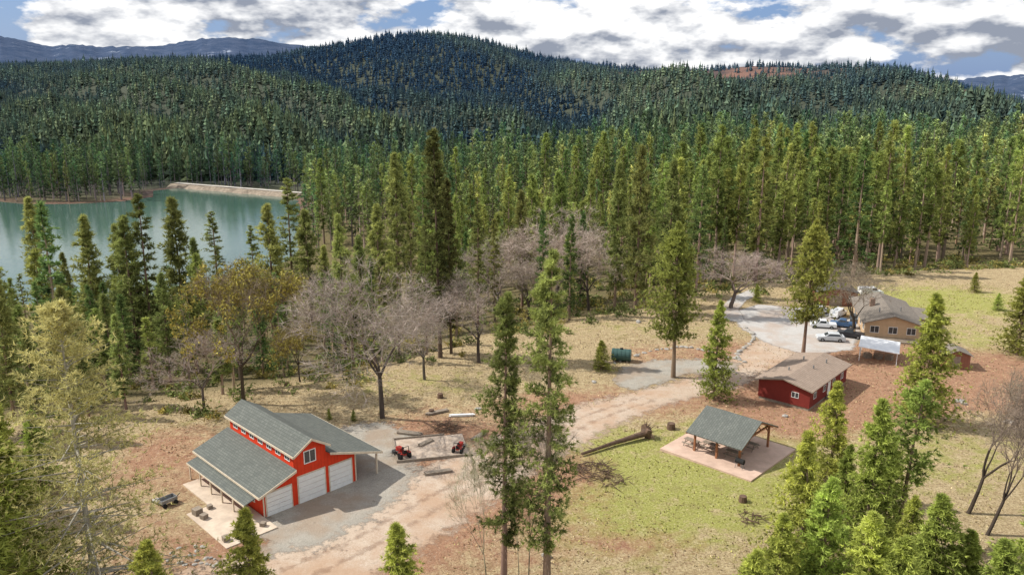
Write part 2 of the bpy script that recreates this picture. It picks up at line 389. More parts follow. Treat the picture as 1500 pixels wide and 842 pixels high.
def conifer(seed, Ht, R, cb, nb, nt_, k, ls, lw, prof, dark, light, tr=.32, droop=-.2, sides=6, stubs=0, thin=0, bare_in=.2, ts=.16, seg=6, bark=(.24,.17,.125), low=.78):
    rng = np.random.default_rng(seed)
    q = (np.arange(nb)+rng.uniform(0, 1, nb))/nb; q = q**.92
    f = cb+(1-cb)*q
    L = R*prof(q)*rng.uniform(.6, 1.2, nb)+.08
    az = rng.uniform(0, 2*math.pi, nb)
    side = 1+.25*np.cos(az-rng.uniform(0, 6.28)); L = L*side
    wob = np.array([rng.uniform(-.4, .4), rng.uniform(-.4, .4)])
    def axis_pt(f): return np.stack([wob[0]*np.sin(f*3)*f, wob[1]*np.sin(f*2.4)*f, f*Ht], -1)
    P0 = axis_pt(f)
    tilt = droop+(.75-droop)*q**2.2+rng.normal(0, .1, nb)
    D = np.stack([np.cos(az), np.sin(az), tilt], -1); D /= np.linalg.norm(D, axis=1, keepdims=True)
    P1 = P0+D*L[:, None]
    t = bare_in+(1.04-bare_in)*rng.uniform(0, 1, (nb, nt_))**.75
    C = P0[:, None]+(P1-P0)[:, None]*t[..., None]+rng.normal(size=(nb, nt_, 3))*(ts*L[:, None, None]*(.4+.6*t[..., None])+.05)*np.array([1, 1, .55])
    C[..., 2] += (t**2*L[:, None]*.12)
    DD = np.repeat(D[:, None], nt_, 1)+np.array([0, 0, .25])
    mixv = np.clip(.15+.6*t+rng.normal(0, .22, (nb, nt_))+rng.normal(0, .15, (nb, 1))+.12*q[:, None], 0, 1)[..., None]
    tint = (np.array(dark)*(1-mixv)+np.array(light)*mixv)*(low+(1.06-low)*q)[:, None, None]  # last factor paints crown shading into the tint, darker towards the bottom
    if thin: keep = rng.uniform(size=(nb, 1)) > thin; keep = np.repeat(keep, nt_, 1)
    else: keep = np.ones((nb, nt_), bool)
    Vl, Fl, Tl = leaves(C[keep], DD[keep], k, ls, lw, rng, .8, tint[keep])
    fs = np.linspace(0, 1, seg+1); A = axis_pt(fs); rr = tr*(1-fs*.93)+.02; rr[0] *= 1.25
    Vt, Ft = tubes(A[:-1]-np.array([0, 0, .5])*(np.arange(seg) == 0)[:, None], A[1:], rr[:-1], rr[1:], sides)
    bi = rng.permutation(nb)[:int(nb*.85)]
    Vb, Fb = tubes(P0[bi], P1[bi], .02+.012*L[bi], np.full(len(bi), .01), 3)
    if stubs:
        fs_ = rng.uniform(.12, cb+.05, stubs); S0 = axis_pt(fs_); an = rng.uniform(0, 6.28, stubs); ln = rng.uniform(.4, 1.6, stubs)
        S1 = S0+np.stack([np.cos(an)*ln, np.sin(an)*ln, -.15*ln], -1)
        Vs, Fs = tubes(S0, S1, np.full(stubs, .03), np.full(stubs, .01), 3); Fb = np.concatenate([Fb, Fs+len(Vb)]); Vb = np.concatenate([Vb, Vs])
    Ft = np.concatenate([Ft, Fb+len(Vt)]); Vt = np.concatenate([Vt, Vb])
    bc = np.array(bark); Tt = bc*rng.uniform(.7, 1.3, (len(Vt), 1))
    return (Vt, Ft, Tt), (Vl, Fl, Tl)
p_pine = lambda q: np.minimum(1, .35+q*3)*(1-q)**.62
p_tall = lambda q: np.minimum(1, .4+q*2.5)*(1-q)**.5
p_cone = lambda q: (1-q)**.85
p_broad = lambda q: np.sin(np.clip(q*.93+.12, 0, 1)*math.pi)**.6*(1-.45*q)
p_shore = lambda q: np.minimum(1, .55+q*2)*(1-q)**.75
HERO = {}
def hash_(s): return sum(ord(c)*(i+3) for i, c in enumerate(s))
def hero(kind, n, **k):
    out = []
    for i in range(n):
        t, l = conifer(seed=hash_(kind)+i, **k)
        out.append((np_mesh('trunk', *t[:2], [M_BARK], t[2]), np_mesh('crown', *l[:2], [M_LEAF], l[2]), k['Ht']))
    HERO[kind] = out
hero('pine', 3, Ht=30, R=3.1, cb=.18, nb=160, nt_=15, k=12, ls=.42, lw=.085, prof=p_pine, dark=(.085,.105,.04), light=(.44,.48,.15), stubs=40, ts=.15, bark=(.32,.23,.17))
hero('shorepine', 3, Ht=28, R=3.8, cb=.16, nb=140, nt_=12, k=7, ls=.75, lw=.19, prof=p_shore, dark=(.11,.135,.05), light=(.48,.51,.17), stubs=20)
hero('tall', 3, Ht=34, R=2.5, cb=.25, nb=110, nt_=11, k=8, ls=.6, lw=.16, prof=p_tall, dark=(.08,.095,.035), light=(.36,.38,.12), thin=.15, stubs=30)
hero('giant', 2, Ht=36, R=2.9, cb=.16, nb=150, nt_=13, k=8, ls=.6, lw=.17, prof=p_tall, dark=(.055,.06,.024), light=(.23,.235,.08), stubs=40, bark=(.12,.09,.065))
hero('fir', 4, Ht=18, R=3.8, cb=.05, nb=200, nt_=15, k=8, ls=.42, lw=.13, prof=p_cone, dark=(.12,.15,.035), light=(.57,.62,.15), droop=-.25, tr=.24)
hero('broad', 2, Ht=22, R=4.6, cb=.28, nb=165, nt_=18, k=9, ls=.48, lw=.15, prof=p_broad, dark=(.13,.15,.04), light=(.58,.60,.16), ts=.2)
hero('lichen', 1, Ht=27, R=8.6, cb=.06, nb=210, nt_=24, k=6, ls=.45, lw=.09, prof=lambda q: (1-q)**.6, dark=(.34,.33,.14), light=(.80,.76,.32), droop=-.02, ts=.10, tr=.3, bark=(.50,.45,.38), bare_in=.2)
hero('spindly', 2, Ht=20, R=2.8, cb=.42, nb=60, nt_=13, k=8, ls=.45, lw=.15, prof=p_broad, dark=(.12,.14,.04), light=(.50,.56,.14), ts=.2, tr=.2)

def put_tree(kind, x, y, z, Ht, wide, label, name='pine_tree', cat='pine tree', lean=0, grp=None):
    v = random.choice(HERO[kind]); s = Ht/v[2]
    e = empty(name, (x, y, z-.2), random.uniform(0, 6.28), label, cat, grp)
    if lean: e.rotation_euler[2] = 0; e.rotation_euler[1] = lean
    else: e.rotation_euler[0] = random.uniform(-.015, .015); e.rotation_euler[1] = random.uniform(-.015, .015)
    e.scale = (s*wide, s*wide, s)
    obj('trunk', v[0], e); obj('crown', v[1], e)
    return e
def tree_px(kind, px, by, ty, wide, label, **k):
    x, y, z = hit(px, by); r = ray(px, ty); top = CAM_H+r[2]/r[1]*y
    KEEP.append((x, y, 3.0))
    return put_tree(kind, x, y, z, max(1.5, top-z), wide, label, **k)
KEEP = []
LP_ = "tall olive green pine on the slope above the reservoir"
T = [
 ('pine',800,880,367,1.0,"tall slender green pine standing over the grass slope"),
 ('pine',738,862,428,1.0,"slender green pine beside a taller pine"),
 ('giant',645,524,190,1.0,"very tall dark pine with narrow ragged crown"),
 ('giant',661,518,262,.8,"tall dark pine beside an even taller pine"),
 ('shorepine',585,430,226,.95,"full green pine at the edge of the woods"),
 ('tall',625,520,330,.9,"thin dark pine on the slope above the reservoir"),
 ('shorepine',66,455,290,1.15,LP_),('shorepine',147,525,316,1.15,LP_),('shorepine',205,545,318,1.1,LP_),('tall',228,545,285,1.2,LP_),
 ('shorepine',275,515,290,1.1,LP_),('tall',322,450,310,1.5,LP_),('shorepine',405,500,300,1.1,LP_),('tall',432,470,262,1.4,LP_),
 ('shorepine',457,470,308,1.2,LP_),('shorepine',507,530,315,.85,LP_),('shorepine',532,500,345,1.0,LP_),
 ('shorepine',20,610,395,1.0,LP_),('shorepine',110,600,420,1.1,LP_),('shorepine',8,520,345,1.1,LP_),('shorepine',170,560,430,1.2,LP_),
 ('shorepine',560,480,300,1.1,LP_),('shorepine',250,560,400,1.0,LP_),('shorepine',350,540,400,1.0,LP_),('shorepine',130,610,470,1.1,LP_),
 ('shorepine',60,640,480,1.1,LP_),('shorepine',185,600,460,1.0,LP_),('shorepine',-10,640,430,1.1,LP_),
 ('shorepine',190,520,330,.9,LP_),('shorepine',300,520,350,.9,LP_),('tall',380,480,330,1.3,LP_),('shorepine',480,500,360,1.0,LP_),('shorepine',110,500,370,.9,LP_),('tall',545,470,330,1.2,LP_),
 ('tall',605,500,300,.9,LP_),('tall',700,480,300,1.0,LP_),('tall',725,470,320,1.0,LP_),('tall',585,520,360,.9,LP_),('shorepine',765,450,280,.9,LP_),
 ('shorepine',930,458,215,.85,LP_),('shorepine',975,440,235,.85,LP_),('shorepine',900,455,240,.85,LP_),
]
for t in T: tree_px(*t)
L2 = "full bright green incense cedar on grassy slope"
for t in [('fir',1210,735,558,1.1,L2),('fir',1262,830,585,1.05,L2),('fir',1165,880,632,1.0,L2),('fir',1130,940,750,1.25,L2),('fir',1195,940,700,1.15,L2),
          ('fir',1350,960,725,1.3,L2),('fir',1440,1000,790,1.5,L2),('fir',1492,960,690,1.15,L2),('fir',1250,980,750,1.35,L2),('fir',1300,1000,785,1.5,L2),('fir',1230,790,650,1.0,L2),
          ('fir',1180,840,720,1.3,L2),('fir',1395,960,775,1.4,L2),('fir',1095,1000,805,1.4,L2),('fir',1320,900,725,1.1,L2),('fir',1290,800,650,1.0,L2),
          ('fir',1045,588,440,.95,"small dark green cedar standing alone on grass"),
          ('fir',1345,622,430,1.15,"large green cedar beside the dirt yard"),
          ('fir',880,543,497,1.8,"small rounded green conifer beside the driveway"),
          ('fir',1108,444,416,1.5,"small dark green conifer beside the driveway"),
          ('fir',1427,428,398,1.5,"small dark conifer on the lawn"),('fir',1460,455,428,1.6,"small dark conifer on the lawn"),
          ('fir',1490,520,400,1.3,"green conifer at the edge of the lawn"),
          ('fir',585,980,765,1.2,"young green conifer beside the dirt road"),
          ('fir',375,930,742,1.3,"young green conifer below the red barn"),
          ('fir',232,960,790,1.5,"young green conifer below the red barn"),
          ('fir',483,616,596,1.4,"tiny green conifer sapling on dry grass"),('fir',518,618,598,1.3,"tiny green conifer sapling on dry grass"),
          ('fir',30,880,640,1.5,"full olive green conifer at the slope edge"),
          ('fir',-30,960,540,1.3,"full olive green conifer at the slope edge"),
          ('fir',10,760,560,1.3,"full olive green conifer at the slope edge"),
          ('fir',60,720,600,1.3,"full olive green conifer at the slope edge"),
          ]:
    tree_px(*t, name='cedar_tree', cat='conifer')
tree_px('broad',986,554,326,.9,"tall yellow-green conifer with broad crown and bare trunk")
tree_px('broad',1176,522,322,.85,"tall green tree with pointed full crown beside parking yard")
tree_px('spindly',1310,805,556,1.3,"thin tree with sparse bright green crown",lean=.06)
tree_px('lichen',145,890,445,1.0,"sparse dying pine with yellowish lichen-covered branches")

# bare trees
def bare(seed, Ht, spread, levels=6, tw=.028, col=(.20,.16,.14), leafcol=None, nleaf=0, tr=.35, blob=(.22,.5), tl=4.2, bk=.6, ntw=7):
    rng = random.Random(seed); g = np.random.default_rng(seed)
    P0, P1, R0, R1, ends = [], [], [], [], []
    def grow(p, d, L, r, lv):
        seg = 3 if lv < 3 else 2; r1 = r; jt = .05 if lv == 0 else .16
        for i in range(seg):
            d = (d+Vector((rng.gauss(0, jt), rng.gauss(0, jt), rng.gauss(0.03, .1)))).normalized()
            q = p+d*L/seg; r2 = max(tw*.6, r1*(.86 if lv else .9))
            P0.append(p[:]); P1.append(q[:]); R0.append(r1); R1.append(r2); p = q; r1 = r2
            if lv > 1 and lv < levels and rng.random() < .5:
                sd = (d+Vector((rng.gauss(0, .8), rng.gauss(0, .8), rng.gauss(0, .4)))).normalized()
                if lv+2 <= levels: grow(p, sd, L*.6, r1*.5, lv+2)
        if lv >= levels: ends.append((p[:], d[:])); return
        nc = 4 if lv == 0 else (3 if lv in (1, 2) or rng.random() < .45 else 2); a0 = rng.uniform(0, 6.28)
        for i in range(nc):
            if lv == 0: a = Vector((math.cos(a0+i*6.28/nc), math.sin(a0+i*6.28/nc), 0))
            else: a = Vector((rng.gauss(0, 1), rng.gauss(0, 1), rng.gauss(0, .5))); a = (a-a.project(d)).normalized()
            nd = (d+a*spread*rng.uniform(.5, 1.1)+Vector((0, 0, .08))).normalized()
            grow(p, nd, L*rng.uniform(.66, .85), r1*rng.uniform(.55, .72), lv+1)
    grow(Vector((0, 0, -.3)), Vector((0, 0, 1)), tl, tr, 0)
    P0, P1 = np.array(P0), np.array(P1); s = Ht/P1[:, 2].max(); P0 *= s; P1 *= s
    R0 = np.array(R0)
    V_, F_ = tubes(P0, P1, np.maximum(R0, tw*.5), np.maximum(R1, tw*.45), 4)
    E = np.array([e[0] for e in ends])*s; D = np.array([e[1] for e in ends])
    Vt, Ft, Tt = leaves(E, D, ntw, 1.1, tw*1.2, g, .75, np.tile(np.array(col)*1.15, (len(E), 1)))
    kk = np.repeat(np.where(R0 > .1, bk*.8, 1.0), 8)[:, None]
    T_ = np.array(col)*g.uniform(.7, 1.2, (len(V_), 1))*kk*.8
    crown = (Vt, Ft, Tt)
    if leafcol is not None:
        pick = g.permutation(len(E))[:nleaf]; cc = []
        for i in pick:
            c0 = E[i]; n = g.integers(20, 60); cc.append(c0+g.normal(size=(n, 3))*g.uniform(*blob))
        cc = np.concatenate(cc); tn = np.array(leafcol)*g.uniform(.4, 1.35, (len(cc), 1))
        a, b_, c_ = leaves(cc, np.tile([0, 0, .3], (len(cc), 1)), 4, .28, .15, g, 1, tn)
        crown = (np.concatenate([Vt, a]), np.concatenate([Ft, b_+len(Vt)]), np.concatenate([Tt, c_]))
    return (V_, F_, T_), crown, Ht
def bmesh_pair(*a, **k):
    t, c, h = bare(*a, **k)
    return (np_mesh('trunk', t[0], t[1], [M_BARK], t[2]), np_mesh('crown', c[0], c[1], [M_BARK if k.get('leafcol') is None else M_MASS], c[2]), h)
HERO['oak'] = [bmesh_pair(s, 17, .75, col=(.42,.355,.30), bk=.4, tw=.024) for s in (1, 2, 3)]
HERO['pinkoak'] = [bmesh_pair(s, 15, .85, col=(.43,.35,.295), tw=.025, bk=.45) for s in (4, 5)]
HERO['darkoak'] = [bmesh_pair(s, 16, .7, col=(.24,.19,.15), tw=.024, bk=.45, tr=.4) for s in (12, 13)]
HERO['mossoak'] = [bmesh_pair(s, 17, .75, col=(.25,.20,.145), leafcol=(.44,.38,.10), nleaf=120, blob=(.3,.6), bk=.5) for s in (6, 7)]
HERO['brush'] = [bmesh_pair(s, 14, .5, levels=5, col=(.42,.38,.27), tw=.02, tr=.12, tl=5) for s in (8, 9)]
BO = "large leafless gray oak with spreading branches on dry grass"
PO = "leafless gray-brown oak at the woods edge"
for t in [('oak',560,612,368,1.05,BO),('oak',702,532,395,1.0,BO),
          ('pinkoak',815,455,308,1.3,PO),('pinkoak',735,462,345,1.1,PO),('pinkoak',862,455,335,1.0,PO),('pinkoak',775,468,372,1.2,PO),
          ('pinkoak',1070,452,358,1.5,"low spreading leafless oak with pink-gray twigs"),
          ('darkoak',1250,492,385,1.0,"dark leafless oak beside the parked vehicles"),
          ('oak',300,602,480,1.0,BO),('oak',622,556,430,.9,BO)]:
    tree_px(*t, name='oak_tree', cat='bare tree')
tree_px('darkoak',1418,752,525,.62,"leafless oak with dark leaning forked trunk", name='oak_tree', cat='bare tree', lean=.33)
tree_px('darkoak',1445,785,560,.6,"leafless oak with dark leaning forked trunk", name='oak_tree', cat='bare tree', lean=.36)
tree_px('mossoak',357,592,383,.9,"gnarled oak with olive mistletoe clumps", name='oak_tree', cat='oak tree')
tree_px('mossoak',440,560,465,.85,"smaller oak hung with olive mistletoe", name='oak_tree', cat='oak tree')
for t in [('brush',775,860,590,.5),('brush',715,870,640,.5),('brush',760,850,690,.5)]:
    tree_px(*t, "thin leafless sapling among the tall pines", name='sapling_tree', cat='sapling')

# ------------------------------------------------------------------ forest fill
def medium(seed, **k):
    d = dict(Ht=28, R=2.9, cb=.2, nb=78, nt_=7, k=5, ls=.9, lw=.27, prof=p_pine, dark=(.10,.13,.045), light=(.46,.52,.15), sides=5, seg=3, low=.66, tr=.3, bark=(.36,.26,.20))
    d.update(k); return conifer(seed, **d)
MID = []
for i in range(7):
    kw = {}
    if i % 3 == 1: kw = dict(prof=p_cone, R=3.5, cb=.08, dark=(.06,.10,.045), light=(.27,.38,.12))
    if i % 3 == 2: kw = dict(prof=p_tall, R=2.3, cb=.36)
    t, l = medium(100+i, **kw)
    V_ = np.concatenate([t[0], l[0]]); F_ = np.concatenate([t[1], l[1]+len(t[0])]); C_ = np.concatenate([t[2], l[2]])
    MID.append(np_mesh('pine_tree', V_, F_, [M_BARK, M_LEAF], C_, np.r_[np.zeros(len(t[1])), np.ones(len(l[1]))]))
def grid_pts(x0, x1, y0, y1, s):
    xs = np.arange(x0, x1, s); ys = np.arange(y0, y1, s); a, b = np.meshgrid(xs, ys)
    a = a+RS.uniform(-.5, .5, a.shape)*s*1.3; b = b+RS.uniform(-.5, .5, b.shape)*s*1.3; return a.ravel(), b.ravel()
x, y = grid_pts(-420, 460, 84, 620, 6.8)
a = x/y; e = np.interp(x, EX, EY); sd = sdpoly(x, y, LAKE)
ok = (np.abs(a) < .68) & (y > e+4) & (sd > 5)
left = (a < -.12) & (y < 330)
pr = np.where(left, .62, .8)
edge = (~left) & (y < e+22) & (a < .2); pr = np.where(edge, .4, pr)
pr = pr*np.where(sines(x, y, 50, 91, 2) < -.45, .3, 1)
damd = sdpoly(x, y, np.array([(-245,575),(-230,530),(-130,470),(-120,515)])); ok &= damd > 3
ok &= RS.uniform(size=len(x)) < pr
x, y = x[ok], y[ok]; left = left[ok]; z = H(x, y)
kp = np.array([(p[0], p[1]) for p in KEEP])
ok = np.array([np.min((kp[:, 0]-px)**2+(kp[:, 1]-py)**2) > 9 for px, py in zip(x, y)]); x, y, z, left = x[ok], y[ok], z[ok], left[ok]
hgt = (RS.normal(24.5, 5.5, len(x))+sines(x, y, 80, 66, 2)*4).clip(9, 37)
lim = (42-.235*y-z).clip(5, 20)*RS.uniform(.65, 1.1, len(x)); lim = np.where(RS.uniform(size=len(x)) < .06, lim*1.6, lim)
hgt = np.where(left, lim, hgt)
ctr = (x/y > -.2) & (x/y < .2) & (y < 300) & ~left
hgt = np.where(ctr, hgt*.8, hgt)
dist = np.hypot(x, y)/(hgt+6)
order = np.argsort(dist); n_ind = 290
labs = ["tall olive green pine in the dense forest", "dark green fir in the dense forest", "tall narrow pine with bare lower trunk in forest"]
for r_, i in enumerate(order[:n_ind]):
    k = random.randrange(7); s = hgt[i]/28
    o_ = obj('pine_tree', MID[k]); o_.location = (x[i], y[i], z[i]-.3); o_.rotation_euler = (random.uniform(-.02, .02), random.uniform(-.02, .02), random.uniform(0, 6.28))
    w = random.uniform(.8, 1.25)*(1.5 if hgt[i] < 16 else 1); o_.scale = (s*w, s*w, s)
    o_["label"] = labs[k % 3] if hgt[i] > 15 else "young green conifer on the wooded slope"; o_["category"] = "pine tree"; o_["group"] = "pine trees of the forest"
def merge(variants, P, s, w, tint):
    Vs, Fs, Cs = [], [], []; off = 0
    pick = RS.integers(0, len(variants), len(P))
    for vi, (V_, F_, C_) in enumerate(variants):
        q = np.where(pick == vi)[0]; m_ = len(q)
        if not m_: continue
        an = RS.uniform(0, 6.28, m_); c, s_ = np.cos(an), np.sin(an)
        vx = V_[None, :, 0]*w[q][:, None]; vy = V_[None, :, 1]*w[q][:, None]
        W = np.stack([vx*c[:, None]-vy*s_[:, None]+P[q, 0][:, None], vx*s_[:, None]+vy*c[:, None]+P[q, 1][:, None], V_[None, :, 2]*s[q][:, None]+P[q, 2][:, None]], -1).reshape(-1, 3)
        Vs.append(W.astype(np.float32)); Fs.append((F_[None]+(np.arange(m_)*len(V_))[:, None, None]).reshape(-1, 3)+off); off += len(W)
        Cs.append((C_[None]*tint[q][:, None]).reshape(-1, 3).astype(np.float32))
    return np.concatenate(Vs), np.concatenate(Fs), np.concatenate(Cs)
LOWM = []
for i in range(6):
    kw = dict(nb=38, nt_=4, k=3, ls=1.45, lw=.46, sides=3, seg=1, R=2.6, dark=(.12,.155,.055), light=(.57,.64,.19), low=.45)
    if i % 3 == 1: kw.update(prof=p_cone, R=3.1, cb=.08, dark=(.07,.12,.055), light=(.31,.44,.15))
    if i % 3 == 2: kw.update(prof=p_tall, R=2.2, cb=.34, dark=(.11,.135,.05), light=(.50,.54,.18))
    t, l = medium(200+i, **kw)
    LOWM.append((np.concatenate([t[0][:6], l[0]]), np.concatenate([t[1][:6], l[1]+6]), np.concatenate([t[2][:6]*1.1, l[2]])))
rest = order[n_ind:]
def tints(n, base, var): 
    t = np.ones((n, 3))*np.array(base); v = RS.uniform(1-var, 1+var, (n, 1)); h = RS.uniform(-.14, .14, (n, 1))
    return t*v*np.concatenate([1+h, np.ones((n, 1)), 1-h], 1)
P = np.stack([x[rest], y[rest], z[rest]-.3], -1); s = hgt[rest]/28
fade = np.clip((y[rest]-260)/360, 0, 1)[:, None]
tt = tints(len(rest), (1.0,1,1.0), .45)*(1-fade)+tints(len(rest), (.44,.60,1.0), .4)*fade  # distance haze painted as a bluer tint on the farther trees
wd = s*RS.uniform(.75, 1.3, len(s))*np.where(hgt[rest] < 15, 1.4, 1)
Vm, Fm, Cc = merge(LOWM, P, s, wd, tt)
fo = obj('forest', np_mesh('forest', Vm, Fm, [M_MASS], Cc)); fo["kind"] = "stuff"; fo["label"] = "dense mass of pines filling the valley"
# far hill forest
def lowcone(seed):
    g = np.random.default_rng(seed); vs = []; fs = []; cs = []
    tiers = 5
    for t in range(tiers):
        q = t/(tiers-1); zb = 1.5+q*19+g.uniform(-.5, .5); r = 4.2*(1-q)**.75+.5; n = 5
        for i in range(n):
            an = 2*math.pi*(i+g.uniform(-.3, .3))/n; rr = r*g.uniform(.6, 1.25); wd = .75
            b_ = len(vs); top = zb+g.uniform(4.2, 6.2)
            vs += [(0, 0, top), (rr*math.cos(an-wd), rr*math.sin(an-wd), zb+g.uniform(-.8, .8)), (rr*math.cos(an+wd), rr*math.sin(an+wd), zb+g.uniform(-.8, .8))]
            k = g.uniform(.5, 1.3)*(.6+.5*q); fs.append((b_, b_+1, b_+2)); cs += [(.15*k, .19*k, .105*k)]*3  # lower tiers coloured darker, a painted stand-in for shade low in the trees
    return np.array(vs), np.array(fs), np.array(cs)
FARV = [lowcone(s) for s in range(5)]
x, y = grid_pts(-1050, 1050, 605, 1510, 6.0)
a = x/y; sd = sdpoly(x, y, LAKE)
dens = np.where(sines(x, y, 45, 15, 2) < -.5, .55, .97)
clr = np.exp(-(((a-.28)/.14)**4))*sstep(1080, 1230, y)+np.exp(-(((a-.62)/.08)**2))*sstep(910, 1030, y)
patch = sines(x, y, 130, 77, 3)
dens = dens*np.where(clr > .12, np.clip(.72-clr*.62-.6*patch, .05, 1), 1)
ok = (np.abs(a) < .68) & (RS.uniform(size=len(x)) < dens) & (sd > 3)
x, y = x[ok], y[ok]; z = H(x, y); a = a[ok]; clr = clr[ok]
h2 = (RS.normal(10.8, 2.6, len(x))+sines(x, y, 70, 12, 2)*2.0).clip(5, 21)/25.; h2 = h2*(1.8-.8*np.clip((y-600)/220, 0, 1)); h2 = np.where(clr > .3, h2*.9, h2)
sv = spurs(x, y); shade = np.clip(.12+sstep(14, -26, sv)*.8+sstep(-.1, .5, a)*.45+.25*sstep(1050, 1400, y)+.3*sines(x, y, 260, 31, 2), 0, 1)[:, None]  # painted shade: tints go dark blue in valleys and cloud-shadow areas
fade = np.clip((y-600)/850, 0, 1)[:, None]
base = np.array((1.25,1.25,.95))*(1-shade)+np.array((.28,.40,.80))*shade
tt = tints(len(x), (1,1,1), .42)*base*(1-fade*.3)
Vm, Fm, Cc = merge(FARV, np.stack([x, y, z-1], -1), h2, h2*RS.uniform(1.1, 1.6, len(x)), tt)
Cc = Cc+np.array((.020,.042,.095))*np.clip((Vm[:, 1:2]-450)/950, 0, 1)  # painted haze: blue added to the tree colours with distance
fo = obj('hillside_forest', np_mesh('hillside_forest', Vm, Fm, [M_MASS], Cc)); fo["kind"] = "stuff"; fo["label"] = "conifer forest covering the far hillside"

# undergrowth and ground cover
def near_pts(n, x0, x1, y0, y1): return RS.uniform(x0, x1, n), RS.uniform(y0, y1, n)
x, y = near_pts(5000, -110, 130, 70, 230)
e = np.interp(x, EX, EY); ok = (y > e-3+sines(x, y, 14, 70, 2)*6) & (y < e+60) & (np.abs(x/y) < .68) & (sines(x, y, 22, 71, 3) > -.2)
x, y = x[ok], y[ok]; z = H(x, y); n = len(x)
r = RS.uniform(.5, 1.6, n); K = 26
Cn = np.stack([x, y, z], -1)[:, None]+RS.normal(size=(n, K, 3))*np.array([.6, .6, .45])*r[:, None, None]; Cn[..., 2] = np.maximum(Cn[..., 2], z[:, None])+r[:, None]*.25
tn = (np.array([(.18,.21,.07)])*RS.uniform(.5, 1.6, (n, 1)))[:, None]*np.ones((1, K, 1)); tn[::3] *= np.array([1.8, 1.3, 1.2])
a_, b_, c_ = leaves(Cn.reshape(-1, 3), np.tile([0, 0, .5], (n*K, 1)), 3, .5, .22, RS, 1, tn.reshape(-1, 3))
ug = obj('undergrowth', np_mesh('undergrowth', a_, b_, [M_MASS], c_)); ug["kind"] = "stuff"; ug["label"] = "brush and low shrubs along the wooded slope"
x, y = near_pts(90000, -75, 110, 52, 175)
e = np.interp(x, EX, EY); ok = (y < e+10) & (np.abs(x/y) < .68) & (sines(x, y, 9, 50, 4) > RS.uniform(-.9, .5, len(x)))
def world_poly(pts): return np.array([site(*p) for p in pts])
for poly in ([(370,760),(520,700),(600,630),(760,630),(860,600),(1080,535),(1100,560),(900,625),(780,700),(640,800),(500,880),(300,880)],
             [(235,780),(270,680),(360,590),(560,640),(565,700),(400,770),(330,830)], [(975,660),(1040,600),(1165,655),(1105,715)],
             [(1070,458),(1110,446),(1180,452),(1262,470),(1250,512),(1180,520),(1125,503),(1085,480)],
             [(1105,585),(1150,520),(1235,540),(1180,603)],[(900,560),(912,538),(958,528),(1085,533),(1070,547),(965,562),(925,572)]):
    ok &= sdpoly(x, y, world_poly(poly)) > .3
x, y = x[ok], y[ok]; z = H(x, y); n = len(x)
isg = RS.uniform(size=n) < gsum(x, y, GREENS)*.65
tn = np.where(isg[:, None], np.array([[.46,.45,.13]]), np.array([[.60,.49,.28]]))*RS.uniform(.4, 1.3, (n, 1))
rd = RS.uniform(size=n) < .2; tn[rd] = np.array([.16,.105,.06])
a_, b_, c_ = leaves(np.stack([x, y, z], -1), np.tile([0, 0, .5], (n, 1)), 3, .22, .11, RS, .9, tn)
gc = obj('ground_cover', np_mesh('ground_cover', a_, b_, [M_MASS], c_)); gc["kind"] = "stuff"; gc["label"] = "dry grass tufts and fallen leaves"

# ------------------------------------------------------------------ buildings
def siding(name, c, dirx=True):
    m, nt, o = mat(name); b = N(nt, 'ShaderNodeBsdfPrincipled'); b.inputs['Roughness'].default_value = .7; b.inputs['Specular IOR Level'].default_value = .2
    tc = N(nt, 'ShaderNodeTexCoord'); sx = N(nt, 'ShaderNodeSeparateXYZ'); nt.links.new(tc.outputs['Object'], sx.inputs[0])
    s_ = math_(nt, 'ADD', sx.outputs[0], sx.outputs[1]); fr = math_(nt, 'FRACT', math_(nt, 'MULTIPLY', s_ if dirx else sx.outputs[2], 2.5 if dirx else 4.5), 0)
    gr = math_(nt, 'LESS_THAN', fr, .14)
    cc = mixc(nt, mrange(nt, noise(nt, 1.5, 4), .3, .7), c, tuple(v*.82 for v in c)); cc = mixc(nt, math_(nt, 'MULTIPLY', gr, .35), cc, tuple(v*.45 for v in c))
    nt.links.new(cc, b.inputs['Base Color']); nt.links.new(b.outputs[0], o.inputs[0]); return m
def shingle(name, c1, c2):
    m, nt, o = mat(name); b = N(nt, 'ShaderNodeBsdfPrincipled'); b.inputs['Roughness'].default_value = .9; b.inputs['Specular IOR Level'].default_value = .15
    br = N(nt, 'ShaderNodeTexBrick'); br.inputs['Scale'].default_value = 1; br.inputs['Brick Width'].default_value = .45; br.inputs['Row Height'].default_value = .28
    br.inputs['Mortar Size'].default_value = .02; br.inputs['Color1'].default_value = (*c1, 1); br.inputs['Color2'].default_value = (*c2, 1); br.inputs['Mortar'].default_value = (*[v*.6 for v in c2], 1)
    tc = N(nt, 'ShaderNodeTexCoord'); sx = N(nt, 'ShaderNodeSeparateXYZ'); cb_ = N(nt, 'ShaderNodeCombineXYZ'); nt.links.new(tc.outputs['Object'], sx.inputs[0])
    nt.links.new(sx.outputs[1], cb_.inputs[0]); nt.links.new(sx.outputs[0], cb_.inputs[1]); nt.links.new(cb_.outputs[0], br.inputs['Vector'])
    cc = mixc(nt, mrange(nt, noise(nt, .7, 4, .7), .3, .7, 0, .45), br.outputs['Color'], tuple(v*.7 for v in c2)); nt.links.new(cc, b.inputs['Base Color']); nt.links.new(b.outputs[0], o.inputs[0]); return m
m_red = siding('red_barn_siding', (.76,.06,.02)); m_dred = siding('dark_red_siding', (.22,.035,.028), False); m_tan = siding('tan_siding', (.60,.42,.26), False)
m_roof = shingle('gray_green_shingle', (.18,.19,.17), (.135,.145,.132)); m_broof = shingle('brown_shingle', (.40,.31,.245), (.33,.25,.195)); m_groof = shingle('gray_brown_shingle', (.29,.25,.21), (.22,.19,.16))
